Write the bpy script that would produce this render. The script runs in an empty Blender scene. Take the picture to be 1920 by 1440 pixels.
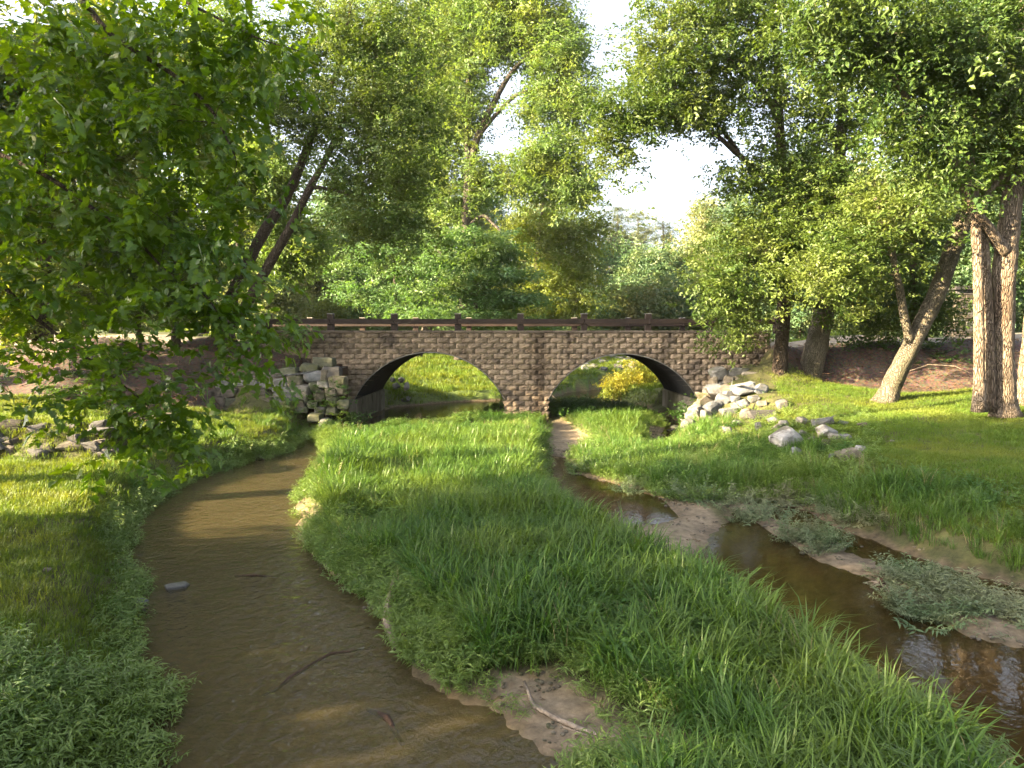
import bpy, bmesh, math, random
import numpy as np
from mathutils import Vector, Matrix

SC = bpy.context.scene
COL = SC.collection
R = math.radians
rng = np.random.default_rng(11)
random.seed(11)

# ------------------------------------------------------------------ camera, sky, sun, exposure
HAZE = 0.00014
FPX, CX, CY, CAMZ = 1330.0, 960.0, 720.0, 3.15
PITCH = math.atan(85.0 / FPX)
cam_d = bpy.data.cameras.new('camera')
cam = bpy.data.objects.new('camera', cam_d)
COL.objects.link(cam)
cam_d.sensor_width = 36.0
cam_d.lens = 36.0 * FPX / 1920.0
cam_d.clip_end = 2000.0
cam_d.clip_start = 0.05
cam.location = (0, 0, CAMZ)
cam.rotation_euler = (R(90) - PITCH, 0, 0)
SC.camera = cam

SUN_EL, SUN_AZ = R(19), math.atan2(-1.0, -0.36)      # azimuth measured from +Y towards +X
world = bpy.data.worlds.new('World')
SC.world = world
world.use_nodes = True
wn = world.node_tree
wn.nodes.clear()
sky = wn.nodes.new('ShaderNodeTexSky')
sky.sky_type = 'NISHITA'
sky.sun_disc = False
sky.sun_elevation = SUN_EL
sky.sun_rotation = SUN_AZ % (2 * math.pi)
sky.air_density = 0.7
sky.dust_density = 5.0
sky.ozone_density = 1.0
bg = wn.nodes.new('ShaderNodeBackground')
bg.inputs['Strength'].default_value = 0.08
wo = wn.nodes.new('ShaderNodeOutputWorld')
hz = wn.nodes.new('ShaderNodeHueSaturation')      # hazy summer sky: paler than the clear-air model
hz.inputs['Saturation'].default_value = 0.5
wn.links.new(sky.outputs[0], hz.inputs['Color'])
wn.links.new(hz.outputs[0], bg.inputs[0])
wn.links.new(bg.outputs[0], wo.inputs[0])

sun_d = bpy.data.lights.new('sun', 'SUN')
sun = bpy.data.objects.new('sun', sun_d)
COL.objects.link(sun)
sun_d.energy = 5.0
sun_d.angle = R(0.6)
sun_d.color = (1.0, 0.79, 0.47)
to_sun = Vector((math.sin(SUN_AZ) * math.cos(SUN_EL), math.cos(SUN_AZ) * math.cos(SUN_EL), math.sin(SUN_EL)))
sun.rotation_euler = to_sun.to_track_quat('Z', 'Y').to_euler()
sun.location = (-20, -5, 25)

SC.view_settings.view_transform = 'Standard'
SC.view_settings.look = 'None'
SC.view_settings.gamma = 1.0
SC.view_settings.use_curve_mapping = False
SC.view_settings.exposure = 3.35
SC.cycles.max_bounces = 8
SC.cycles.diffuse_bounces = 4
SC.cycles.glossy_bounces = 3
SC.cycles.transmission_bounces = 6
SC.cycles.transparent_max_bounces = 12
SC.cycles.use_denoising = True
SC.cycles.sample_clamp_indirect = 8.0
SC.cycles.caustics_reflective = False
SC.cycles.caustics_refractive = False

# ------------------------------------------------------------------ helpers
CAM = np.array([0.0, 0.0, CAMZ])
_F = np.array([0, math.cos(PITCH), -math.sin(PITCH)])
_U = np.array([0, math.sin(PITCH), math.cos(PITCH)])
_R = np.array([1.0, 0, 0])


def ray(px, py):
    return _F + _R * ((px - CX) / FPX) + _U * ((CY - py) / FPX)


def W(px, py, Y):
    """world point at distance Y that the photograph shows at (px, py)"""
    d = ray(px, py)
    return CAM + d * (Y / d[1])


def G(px, py, z=0.0):
    d = ray(px, py)
    return CAM + d * ((z - CAMZ) / d[2])


def link(o, parent=None):
    COL.objects.link(o)
    if parent is not None:
        o.parent = parent
    return o


def tag(o, label=None, cat=None, group=None, kind=None):
    if label: o['label'] = label
    if cat: o['category'] = cat
    if group: o['group'] = group
    if kind: o['kind'] = kind
    return o


def empty(name, loc, label, cat, group=None):
    o = bpy.data.objects.new(name, None)
    o.location = loc
    o.empty_display_size = 0.3
    COL.objects.link(o)
    return tag(o, label, cat, group)


def mesh(name, verts, faces, mat=None, smooth=False):
    me = bpy.data.meshes.new(name)
    me.from_pydata([tuple(v) for v in verts], [], [tuple(f) for f in faces])
    if mat is not None:
        me.materials.append(mat)
    if smooth:
        me.polygons.foreach_set('use_smooth', [True] * len(me.polygons))
    me.update()
    return me


def put(name, me, parent=None, loc=None, rot=None):
    """an object at world position loc (rest of the chain is unrotated)"""
    o = bpy.data.objects.new(name, me)
    COL.objects.link(o)
    l = Vector(loc) if loc is not None else Vector((0, 0, 0))
    p = parent
    while p is not None:
        l = l - p.location
        p = p.parent
    o.parent = parent
    o.location = l
    if rot is not None:
        o.rotation_euler = rot
    return o


class MB:
    """collects boxes, tubes, blades into one mesh"""
    def __init__(s):
        s.v, s.f = [], []

    def add(s, vs, fs):
        n = len(s.v)
        s.v.extend([tuple(v) for v in vs])
        s.f.extend([tuple(i + n for i in f) for f in fs])

    def box(s, x0, x1, y0, y1, z0, z1, bev=0.0):
        bm = bmesh.new()
        bmesh.ops.create_cube(bm, size=1.0)
        for v in bm.verts:
            v.co = ((x0 + x1) / 2 + v.co.x * (x1 - x0), (y0 + y1) / 2 + v.co.y * (y1 - y0), (z0 + z1) / 2 + v.co.z * (z1 - z0))
        if bev:
            bmesh.ops.bevel(bm, geom=list(bm.edges), offset=bev, segments=1, affect='EDGES')
        bm.verts.index_update()
        s.add([v.co[:] for v in bm.verts], [[v.index for v in f.verts] for f in bm.faces])
        bm.free()

    def tube(s, pts, rad, sides=6, wob=0.0, cap=False):
        pts = [Vector(p) for p in pts]
        n = len(pts)
        base = len(s.v)
        ref = Vector((0.31, 0.91, 0.2))
        for i, p in enumerate(pts):
            t = (pts[min(i + 1, n - 1)] - pts[max(i - 1, 0)])
            if t.length < 1e-6: t = Vector((0, 0, 1))
            t.normalize()
            a = t.cross(ref)
            if a.length < 0.1: a = t.cross(Vector((1, 0, 0)))
            a.normalize()
            b = t.cross(a)
            for k in range(sides):
                th = 2 * math.pi * k / sides
                r = rad[i] * (1 + wob * (random.random() - 0.5))
                q = p + a * (math.cos(th) * r) + b * (math.sin(th) * r)
                s.v.append(q[:])
        for i in range(n - 1):
            for k in range(sides):
                k2 = (k + 1) % sides
                s.f.append((base + i * sides + k, base + i * sides + k2, base + (i + 1) * sides + k2, base + (i + 1) * sides + k))
        if cap:
            s.f.append(tuple(base + k for k in range(sides))[::-1])
            s.f.append(tuple(base + (n - 1) * sides + k for k in range(sides)))

    def mesh(s, name, mat, smooth=False):
        return mesh(name, s.v, s.f, mat, smooth)


# ------------------------------------------------------------------ materials
def newmat(name):
    m = bpy.data.materials.new(name)
    m.use_nodes = True
    nt = m.node_tree
    nt.nodes.clear()
    out = nt.nodes.new('ShaderNodeOutputMaterial')
    return m, nt, out


def N(nt, t, **kw):
    n = nt.nodes.new(t)
    for k, v in kw.items():
        if k in n.inputs.keys():
            n.inputs[k].default_value = v
        else:
            setattr(n, k, v)
    return n


def mixc(nt, fac, a, b, mode='MIX'):
    n = nt.nodes.new('ShaderNodeMix')
    n.data_type = 'RGBA'
    n.blend_type = mode
    for sock, val in ((n.inputs[0], fac), (n.inputs[6], a), (n.inputs[7], b)):
        if isinstance(val, bpy.types.NodeSocket):
            nt.links.new(val, sock)
        elif isinstance(val, (tuple, list)):
            sock.default_value = (*val, 1.0) if len(val) == 3 else val
        else:
            sock.default_value = val
    return n.outputs[2]


def ramp(nt, fac, p0, p1, c0=(0, 0, 0), c1=(1, 1, 1)):
    n = nt.nodes.new('ShaderNodeValToRGB')
    n.color_ramp.elements[0].position = p0
    n.color_ramp.elements[1].position = p1
    n.color_ramp.elements[0].color = (*c0, 1)
    n.color_ramp.elements[1].color = (*c1, 1)
    nt.links.new(fac, n.inputs[0])
    return n.outputs[0]


def noise(nt, vec, scale, detail=4.0, rough=0.55, dist=0.0):
    n = nt.nodes.new('ShaderNodeTexNoise')
    n.inputs['Scale'].default_value = scale
    n.inputs['Detail'].default_value = detail
    n.inputs['Roughness'].default_value = rough
    n.inputs['Distortion'].default_value = dist
    if vec is not None:
        nt.links.new(vec, n.inputs['Vector'])
    return n.outputs['Fac']


def worldpos(nt, sx=1, sy=1, sz=1):
    g = nt.nodes.new('ShaderNodeNewGeometry')
    m = nt.nodes.new('ShaderNodeVectorMath')
    m.operation = 'MULTIPLY'
    m.inputs[1].default_value = (sx, sy, sz)
    nt.links.new(g.outputs['Position'], m.inputs[0])
    return m.outputs[0]


def bump(nt, h, strength, dist=0.05):
    b = nt.nodes.new('ShaderNodeBump')
    b.inputs['Strength'].default_value = strength
    b.inputs['Distance'].default_value = dist
    nt.links.new(h, b.inputs['Height'])
    return b.outputs['Normal']


def obj_random(nt):
    return nt.nodes.new('ShaderNodeObjectInfo').outputs['Random']


def leaf_mat(name, c1, c2, c3=None, trans=0.42, tcol=(1.25, 1.35, 0.45), rough=0.45, spec=0.35):
    """leaf: two sided, colour differs from spray to spray, lets some light through"""
    m, nt, out = newmat(name)
    f = obj_random(nt)
    col = mixc(nt, f, c1, c2)
    if c3 is not None:
        big = noise(nt, worldpos(nt), 0.55, 2)
        col = mixc(nt, ramp(nt, big, 0.45, 0.68), col, c3)
    p = N(nt, 'ShaderNodeBsdfPrincipled')
    p.inputs['Roughness'].default_value = rough
    p.inputs['Specular IOR Level'].default_value = spec
    nt.links.new(col, p.inputs['Base Color'])
    t = N(nt, 'ShaderNodeBsdfTranslucent')
    nt.links.new(mixc(nt, 1.0, col, tcol, 'MULTIPLY'), t.inputs['Color'])
    mx = N(nt, 'ShaderNodeMixShader')
    mx.inputs[0].default_value = trans
    nt.links.new(p.outputs[0], mx.inputs[1])
    nt.links.new(t.outputs[0], mx.inputs[2])
    nt.links.new(mx.outputs[0], out.inputs[0])
    return m


def rough_mat(name, c1, c2, scale=3.0, stretch=(1, 1, 1), b=0.4, bd=0.03, rnd=None, c3=None, c3s=1.2, rough=0.85, bscale=None):
    m, nt, out = newmat(name)
    v = worldpos(nt, *stretch)
    n = noise(nt, v, scale, 6, 0.62)
    col = mixc(nt, ramp(nt, n, 0.35, 0.68), c1, c2)
    if c3 is not None:
        n3 = noise(nt, worldpos(nt), c3s, 5, 0.6)
        col = mixc(nt, ramp(nt, n3, 0.52, 0.66), col, c3)
    if rnd is not None:
        mul = nt.nodes.new('ShaderNodeMapRange')
        mul.inputs['To Min'].default_value = rnd[0]
        mul.inputs['To Max'].default_value = rnd[1]
        nt.links.new(obj_random(nt), mul.inputs['Value'])
        hsv = nt.nodes.new('ShaderNodeHueSaturation')
        nt.links.new(mul.outputs[0], hsv.inputs['Value'])
        nt.links.new(col, hsv.inputs['Color'])
        col = hsv.outputs[0]
    p = N(nt, 'ShaderNodeBsdfPrincipled')
    p.inputs['Roughness'].default_value = rough
    p.inputs['Specular IOR Level'].default_value = 0.25
    nt.links.new(col, p.inputs['Base Color'])
    nb = noise(nt, v, bscale or scale * 3, 6, 0.65)
    nt.links.new(bump(nt, nb, b, bd), p.inputs['Normal'])
    nt.links.new(p.outputs[0], out.inputs[0])
    return m


M = {}
M['syc'] = leaf_mat('sycamore_leaf', (0.055, 0.12, 0.012), (0.105, 0.18, 0.016), None, 0.5, (1.7, 1.5, 0.2), 0.38, 0.5)
M['elm'] = leaf_mat('elm_leaf', (0.045, 0.088, 0.019), (0.105, 0.148, 0.03), (0.12, 0.155, 0.034), 0.38, (1.25, 1.3, 0.4))
M['elm_dark'] = leaf_mat('dark_leaf', (0.036, 0.076, 0.019), (0.078, 0.122, 0.025), (0.09, 0.128, 0.027), 0.36, (1.3, 1.3, 0.35))
M['ash'] = leaf_mat('pale_leaf', (0.095, 0.16, 0.05), (0.15, 0.22, 0.065), (0.18, 0.22, 0.045), 0.45, (1.25, 1.3, 0.5))
M['dogwood'] = leaf_mat('layered_leaf', (0.07, 0.14, 0.05), (0.12, 0.20, 0.075), (0.14, 0.20, 0.06), 0.4, (1.2, 1.3, 0.5))
M['yellowleaf'] = leaf_mat('yellow_leaf', (0.12, 0.18, 0.03), (0.19, 0.225, 0.04), (0.16, 0.20, 0.06), 0.45, (1.3, 1.2, 0.35))
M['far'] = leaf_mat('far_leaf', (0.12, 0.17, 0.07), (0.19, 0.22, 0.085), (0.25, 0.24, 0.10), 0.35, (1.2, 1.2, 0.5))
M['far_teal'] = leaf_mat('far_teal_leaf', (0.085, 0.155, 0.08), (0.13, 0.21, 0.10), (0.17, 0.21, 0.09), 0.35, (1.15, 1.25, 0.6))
M['pine'] = leaf_mat('pine_needle', (0.06, 0.085, 0.04), (0.10, 0.115, 0.05), None, 0.2, (1.1, 1.1, 0.6))
M['goldbush'] = leaf_mat('gold_leaf', (0.20, 0.20, 0.025), (0.27, 0.25, 0.03), (0.14, 0.20, 0.03), 0.45, (1.3, 1.1, 0.3))
M['tall'] = leaf_mat('tall_grass_blade', (0.045, 0.11, 0.018), (0.11, 0.195, 0.034), (0.13, 0.20, 0.036), 0.40, (1.25, 1.15, 0.5), 0.4, 0.4)
M['weed'] = leaf_mat('weed_leaf', (0.10, 0.175, 0.038), (0.165, 0.235, 0.06), (0.165, 0.23, 0.05), 0.35, (1.25, 1.25, 0.4), 0.4, 0.45)
M['broad'] = leaf_mat('broad_leaf', (0.045, 0.11, 0.02), (0.075, 0.155, 0.03), (0.10, 0.16, 0.03), 0.38, (1.3, 1.2, 0.35), 0.42, 0.4)
M['pale'] = leaf_mat('pale_weed_leaf', (0.10, 0.155, 0.07), (0.17, 0.205, 0.11), (0.19, 0.19, 0.105), 0.28, (1.1, 1.15, 0.7), 0.5, 0.3)
M['lawn'] = leaf_mat('lawn_blade', (0.075, 0.145, 0.018), (0.13, 0.185, 0.028), (0.155, 0.19, 0.032), 0.42, (1.3, 1.15, 0.45), 0.5, 0.25)


def bark_mat(name, dark, mid, light, scale=6.0, moss=None):
    """furrowed bark: long vertical plates, dark cracks, lighter flakes"""
    m, nt, out = newmat(name)
    v = worldpos(nt, 1, 1, 0.16)
    n0 = noise(nt, worldpos(nt, 1, 1, .5), 2.2, 3)
    wv = nt.nodes.new('ShaderNodeVectorMath'); wv.operation = 'MULTIPLY_ADD'
    wv.inputs[1].default_value = (.25, .25, .12)
    cmb = nt.nodes.new('ShaderNodeCombineXYZ')
    for k in range(3): nt.links.new(n0, cmb.inputs[k])
    nt.links.new(cmb.outputs[0], wv.inputs[0]); nt.links.new(v, wv.inputs[2])
    vo = N(nt, 'ShaderNodeTexVoronoi', feature='DISTANCE_TO_EDGE'); vo.inputs['Scale'].default_value = scale * 4.5
    nt.links.new(wv.outputs[0], vo.inputs['Vector'])
    fine = noise(nt, worldpos(nt, 1, 1, .4), scale * 5, 6, .7)
    big = noise(nt, worldpos(nt, 1, 1, .4), 1.6, 3)
    col = mixc(nt, ramp(nt, fine, .35, .65), mid, light)
    col = mixc(nt, ramp(nt, big, .48, .7), col, moss or mid)
    col = mixc(nt, ramp(nt, vo.outputs['Distance'], .0, .12, (.35, .35, .35)), dark, col)
    p = N(nt, 'ShaderNodeBsdfPrincipled'); p.inputs['Roughness'].default_value = .9; p.inputs['Specular IOR Level'].default_value = .15
    nt.links.new(col, p.inputs['Base Color'])
    hh = N(nt, 'ShaderNodeMath', operation='MULTIPLY_ADD'); hh.inputs[1].default_value = .35
    nt.links.new(fine, hh.inputs[0]); nt.links.new(ramp(nt, vo.outputs['Distance'], 0, .22), hh.inputs[2])
    nt.links.new(bump(nt, hh.outputs[0], 1.0, .06), p.inputs['Normal'])
    nt.links.new(p.outputs[0], out.inputs[0])
    return m


M['straw'] = leaf_mat('dry_straw', (0.22, 0.18, 0.09), (0.33, 0.27, 0.15), None, .3, (1.1, 1.05, .8))
M['litter'] = rough_mat('dead_leaf', (0.06, 0.036, 0.022), (0.17, 0.105, 0.06), 6, rnd=(.6, 1.4))
M['bark_brown'] = bark_mat('brown_bark', (0.03, 0.022, 0.017), (0.085, 0.063, 0.047), (0.15, 0.118, 0.09), 6)
M['bark_pale'] = bark_mat('peeling_bark', (0.05, 0.037, 0.027), (0.165, 0.125, 0.09), (0.28, 0.225, 0.17), 5, (0.14, 0.10, 0.07))
M['bark_grey'] = bark_mat('grey_bark', (0.04, 0.034, 0.026), (0.15, 0.125, 0.095), (0.27, 0.235, 0.175), 7, (0.085, 0.082, 0.04))
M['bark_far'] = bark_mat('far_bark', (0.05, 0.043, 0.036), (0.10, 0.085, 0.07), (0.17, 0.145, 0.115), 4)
M['twig'] = rough_mat('twig_bark', (0.06, 0.045, 0.03), (0.11, 0.085, 0.06), 8, (1, 1, 1), 0.2)
M['block'] = rough_mat('split_face_block', (0.15, 0.113, 0.080), (0.285, 0.219, 0.155), 6, (1, 1, 1), 0.9, 0.03, rnd=(0.78, 1.18), c3=(0.085, 0.066, 0.052), c3s=0.9, bscale=14)


def add_streaks(m):
    """water stains running down the wall below the coping"""
    nt = m.node_tree
    p = [n for n in nt.nodes if n.type == 'BSDF_PRINCIPLED'][0]
    src = p.inputs['Base Color'].links[0].from_socket
    g = nt.nodes.new('ShaderNodeNewGeometry'); sx = nt.nodes.new('ShaderNodeSeparateXYZ')
    nt.links.new(g.outputs['Position'], sx.inputs[0])
    v = worldpos(nt, 1, 0, .12)
    streak = ramp(nt, noise(nt, v, 1.5, 6, .7), .56, .72)
    # the strongest one runs down between the two arches
    d = N(nt, 'ShaderNodeMath', operation='SUBTRACT'); d.inputs[1].default_value = 0.95
    nt.links.new(sx.outputs[0], d.inputs[0])
    ab = N(nt, 'ShaderNodeMath', operation='ABSOLUTE'); nt.links.new(d.outputs[0], ab.inputs[0])
    wob = N(nt, 'ShaderNodeMath', operation='MULTIPLY_ADD'); wob.inputs[1].default_value = -1.1
    nt.links.new(noise(nt, worldpos(nt, 1, 0, .6), 2.2, 5, .7), wob.inputs[0]); nt.links.new(ab.outputs[0], wob.inputs[2])
    main = ramp(nt, wob.outputs[0], -.52, -.05, (1, 1, 1), (0, 0, 0))
    wob2 = N(nt, 'ShaderNodeMath', operation='ADD'); wob2.inputs[1].default_value = .55
    nt.links.new(wob.outputs[0], wob2.inputs[0])
    main = ramp(nt, wob2.outputs[0], .02, .42, (1, 1, 1), (0, 0, 0))
    c = mixc(nt, streak, src, mixc(nt, 1.0, src, (.55, .52, .50), 'MULTIPLY'))
    c = mixc(nt, main, c, mixc(nt, 1.0, c, (.38, .36, .35), 'MULTIPLY'))
    nt.links.new(c, p.inputs['Base Color'])


add_streaks(M['block'])
M['mortar'] = rough_mat('block_core', (0.075, 0.061, 0.049), (0.12, 0.098, 0.078), 5)
M['cap'] = rough_mat('cap_stone', (0.085, 0.065, 0.05), (0.15, 0.12, 0.095), 5, rnd=(0.85, 1.1))
M['concrete'] = rough_mat('weathered_concrete', (0.10, 0.085, 0.065), (0.20, 0.175, 0.14), 2.2, (1, 1, 0.5), 0.4, c3=(0.06, 0.06, 0.035), c3s=1.5)
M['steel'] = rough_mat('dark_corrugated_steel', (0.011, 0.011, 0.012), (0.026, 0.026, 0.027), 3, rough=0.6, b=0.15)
M['steel_rim'] = rough_mat('steel_rim', (0.10, 0.095, 0.085), (0.2, 0.185, 0.16), 4, rough=0.6, b=0.1)
M['rail'] = rough_mat('dark_stained_wood', (0.020, 0.013, 0.010), (0.040, 0.026, 0.020), 4, (0.3, 1, 1), 0.3, 0.01, rnd=(0.85, 1.15), rough=0.6)
M['railcap'] = rough_mat('post_cap_metal', (0.2, 0.18, 0.16), (0.3, 0.28, 0.25), 4, b=0.1)
M['road'] = rough_mat('pale_gravel_road', (0.20, 0.17, 0.13), (0.29, 0.25, 0.195), 6)
M['driftwood'] = rough_mat('driftwood', (0.16, 0.125, 0.10), (0.34, 0.28, 0.22), 14, (1, 1, 0.5), 0.7)
M['rotwood'] = rough_mat('rotten_wood', (0.03, 0.018, 0.013), (0.09, 0.05, 0.032), 14, (1, 1, 1), 0.9)
STONE = {
    'grey': ((0.081, 0.079, 0.075), (0.162, 0.158, 0.149)),
    'blue': ((0.071, 0.075, 0.081), (0.151, 0.155, 0.162)),
    'tan': ((0.088, 0.074, 0.055), (0.172, 0.147, 0.112)),
    'cream': ((0.121, 0.110, 0.092), (0.220, 0.204, 0.178)),
    'brown': ((0.051, 0.043, 0.036), (0.108, 0.092, 0.076)),
    'moss': ((0.052, 0.059, 0.037), (0.116, 0.113, 0.084)),
    'dark': ((0.041, 0.038, 0.037), (0.087, 0.083, 0.081)),
    'white': ((0.168, 0.161, 0.152), (0.281, 0.272, 0.259)),
}
for k, (a, b_) in STONE.items():
    M['st_' + k] = rough_mat('stone_' + k, a, b_, 5, (1, 1, 1.6), 0.8, 0.03, rnd=(0.8, 1.18),
                             c3=(0.06, 0.065, 0.028) if k in ('grey', 'tan', 'moss', 'brown') else (0.085, 0.078, 0.066), c3s=2.5, bscale=11)

# ------------------------------------------------------------------ terrain: plan-view shapes
ROCKZONE_PX = [(1285, 815), (1325, 740), (1345, 685), (1425, 695), (1450, 765), (1470, 785), (1420, 795), (1330, 830), (1285, 850)]


def px_poly(pts, z=0.0):
    return [tuple(G(x, y, z)[:2]) for x, y in pts]


LEFT_BANK = [(240, 1440), (275, 1350), (285, 1290), (235, 1225), (225, 1150), (232, 1090), (215, 1030), (235, 970), (290, 930), (345, 905), (440, 872), (500, 858), (552, 838), (562, 815), (600, 797), (650, 790)]
ISL_L = [(1075, 1440), (1010, 1390), (935, 1330), (870, 1310), (790, 1262), (745, 1200), (700, 1130), (640, 1085), (592, 1040), (566, 985), (562, 940), (590, 900), (612, 870), (612, 848), (594, 830), (605, 813), (665, 822), (790, 812), (880, 792), (905, 770)]
ISL_R = [(1030, 790), (1010, 850), (1012, 900), (1030, 945), (1068, 985), (1135, 1030), (1235, 1092), (1300, 1125), (1360, 1155), (1440, 1200), (1560, 1270), (1700, 1355), (1850, 1440)]
WA = [(-3.2, -8)] + px_poly(LEFT_BANK) + [(-5.6, 25.8), (-5.6, 32.3), (-3, 34.6)] + [(-1.0, 33)] + px_poly(ISL_L[::-1]) + [(0.9, -8)]
WB = [(-5.5, 31), (-5.5, 32.5), (-3, 35.0), (0, 36.4), (2.2, 37.8), (3, 41), (6, 45), (12, 48.5), (22, 54), (22, 51), (13, 45), (8, 42), (5.5, 39), (4.6, 36.5), (5.2, 34), (6.3, 32.5), (6.4, 25.5), (5.75, 25.5), (5.3, 31), (3.6, 32.4), (1.8, 32.6), (0.8, 32.8), (-0.5, 32.8), (-1.2, 31)]
WC1 = [(5.75, 26.2)] + px_poly([(1243, 800), (1230, 830), (1225, 848), (1262, 840), (1278, 815), (1288, 785)]) + [(6.45, 26.2)]
WC2 = px_poly([(1022, 850), (1062, 860), (1085, 890), (1130, 903), (1200, 918), (1260, 950), (1275, 970), (1240, 980), (1180, 985), (1130, 1000), (1080, 985), (1040, 945), (1018, 900)])
WD = px_poly([(1318, 1012), (1345, 985), (1370, 962), (1400, 972), (1450, 1000), (1500, 1032), (1560, 1060), (1650, 1102), (1700, 1145), (1800, 1188), (1920, 1215)]) + [(6.5, 6.3), (9, 5.5), (10, 2), (5, 2.5), (3.2, 4.6)] + px_poly([(1850, 1440), (1700, 1355), (1560, 1270), (1440, 1190), (1360, 1130), (1310, 1065)])
WE = px_poly([(1440, 948), (1500, 950), (1570, 988), (1650, 1020), (1760, 1060), (1920, 1103)]) + [(8.5, 7.6), (10, 6.2), (6.5, 6.3), (6.2, 7.0)] + px_poly([(1920, 1158), (1800, 1112), (1700, 1082), (1600, 1038), (1540, 1008), (1480, 985), (1435, 968)])
WATERS = [WA, WB, WC1, WC2, WD, WE]
ISLAND = px_poly(ISL_L) + [(-1.4, 32.0), (-0.5, 32.6), (0.8, 32.6), (1.2, 31.5), (1.35, 26)] + px_poly(ISL_R) + [(2.7, 3.6), (0.6, 3.6)]
S_GRAVEL = px_poly([(1022, 795), (1072, 797), (1107, 828), (1095, 850), (1060, 862), (1018, 852)])
S_STREAM = px_poly([(1200, 802), (1250, 803), (1243, 842), (1200, 845)])
S_BAR = px_poly([(1150, 990), (1185, 975), (1245, 975), (1262, 940), (1300, 950), (1350, 985), (1325, 1022), (1290, 1060), (1200, 1050)])
S_RIDGE = px_poly([(1330, 945), (1430, 945), (1490, 985), (1560, 1012), (1640, 1048), (1720, 1090), (1800, 1120), (1920, 1160)]) + [(6.8, 6.2), (6.2, 5.6)] + px_poly([(1920, 1213), (1800, 1185), (1700, 1143), (1640, 1100), (1560, 1058), (1500, 1030), (1440, 995), (1365, 965)])
S_LOW = px_poly([(895, 1290), (990, 1272), (1095, 1318), (1190, 1368), (1300, 1440), (1330, 1500), (1075, 1440), (1010, 1390), (935, 1330)])
S_RBANK = px_poly([(1560, 985), (1640, 1018), (1760, 1058), (1920, 1098), (2000, 1120), (2000, 1150), (1920, 1122), (1760, 1080), (1650, 1038), (1570, 1002)])
S_LEFTBAR = px_poly([(548, 955), (575, 950), (590, 990), (575, 1000), (560, 985)])
SANDS = [S_GRAVEL, S_STREAM, S_BAR, S_RIDGE, S_LOW, S_LEFTBAR]


def inside(poly, X, Y):
    p = np.asarray(poly)
    res = np.zeros(X.shape, bool)
    n = len(p)
    for i in range(n):
        x0, y0 = p[i]; x1, y1 = p[(i + 1) % n]
        c = (y0 > Y) != (y1 > Y)
        with np.errstate(divide='ignore', invalid='ignore'):
            xi = (x1 - x0) * (Y - y0) / (y1 - y0 + 1e-12) + x0
        res ^= c & (X < xi)
    return res


def edge_dist(poly, X, Y):
    p = np.asarray(poly)
    d = np.full(X.shape, 1e9)
    for i in range(len(p)):
        a = p[i]; b = p[(i + 1) % len(p)]
        ab = b - a
        t = np.clip(((X - a[0]) * ab[0] + (Y - a[1]) * ab[1]) / (ab @ ab + 1e-12), 0, 1)
        d = np.minimum(d, (X - a[0] - t * ab[0]) ** 2 + (Y - a[1] - t * ab[1]) ** 2)
    return np.sqrt(d)


def sdist(poly, X, Y):
    d = edge_dist(poly, X, Y)
    return np.where(inside(poly, X, Y), -d, d)


def vnoise(X, Y, s, seed=0):
    """cheap smooth value noise, -1..1"""
    x, y = X * s, Y * s
    xi, yi = np.floor(x).astype(np.int64), np.floor(y).astype(np.int64)
    fx, fy = x - xi, y - yi
    fx, fy = fx * fx * (3 - 2 * fx), fy * fy * (3 - 2 * fy)

    def h(a, b):
        k = (a * 374761393 + b * 668265263 + seed * 974711) & 0x7fffffff
        k = ((k ^ (k >> 13)) * 1274126177) & 0x7fffffff
        return ((k ^ (k >> 16)) & 0xffff) / 32767.5 - 1
    return (h(xi, yi) * (1 - fx) + h(xi + 1, yi) * fx) * (1 - fy) + (h(xi, yi + 1) * (1 - fx) + h(xi + 1, yi + 1) * fx) * fy


CTRL = []
for px, py, z in [
    (200, 1440, .35), (0, 1440, .45), (120, 1300, .40), (150, 1200, .35), (0, 1200, .5), (150, 1000, .4), (0, 1000, .5), (150, 900, .5), (0, 900, .55),
    (300, 880, .42), (400, 840, .48), (500, 820, .45), (540, 795, .5), (420, 775, .62), (520, 780, .6), (620, 782, .45),
    (0, 862, .6), (100, 864, .6), (210, 858, .58), (0, 795, 1.3), (100, 795, 1.3), (190, 800, 1.22), (0, 740, 1.5), (200, 740, 1.45), (300, 790, 0.85), (320, 755, 1.1),
    (1660, 757, 1.25), (1870, 778, 1.2), (1458, 738, 1.45), (1505, 732, 1.5), (1920, 800, 1.12), (1760, 790, 1.15), (1920, 900, .85), (1920, 960, .62), (1500, 800, 1.0), (1400, 790, .8), (1350, 800, .5),
    (1490, 850, .62), (1600, 870, .72), (1700, 900, .72), (1800, 960, .5), (1700, 970, .38), (1550, 910, .4), (1420, 880, .3), (1300, 850, .22), (1920, 1040, .3), (1600, 980, .22), (1330, 740, .95), (1400, 720, 1.5),
    (1150, 830, .12), (1180, 790, .15), (1300, 910, .18), (1400, 915, .2), (1150, 880, .1),
    (800, 850, .22), (800, 950, .25), (950, 900, .25), (900, 1050, .25), (1000, 1150, .25), (1200, 1200, .25), (1400, 1350, .22), (1000, 1250, .15), (700, 1000, .15), (630, 825, .12), (850, 800, .2), (980, 780, .25),
]:
    g = G(px, py, z)
    CTRL.append((g[0], g[1], z))
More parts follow.
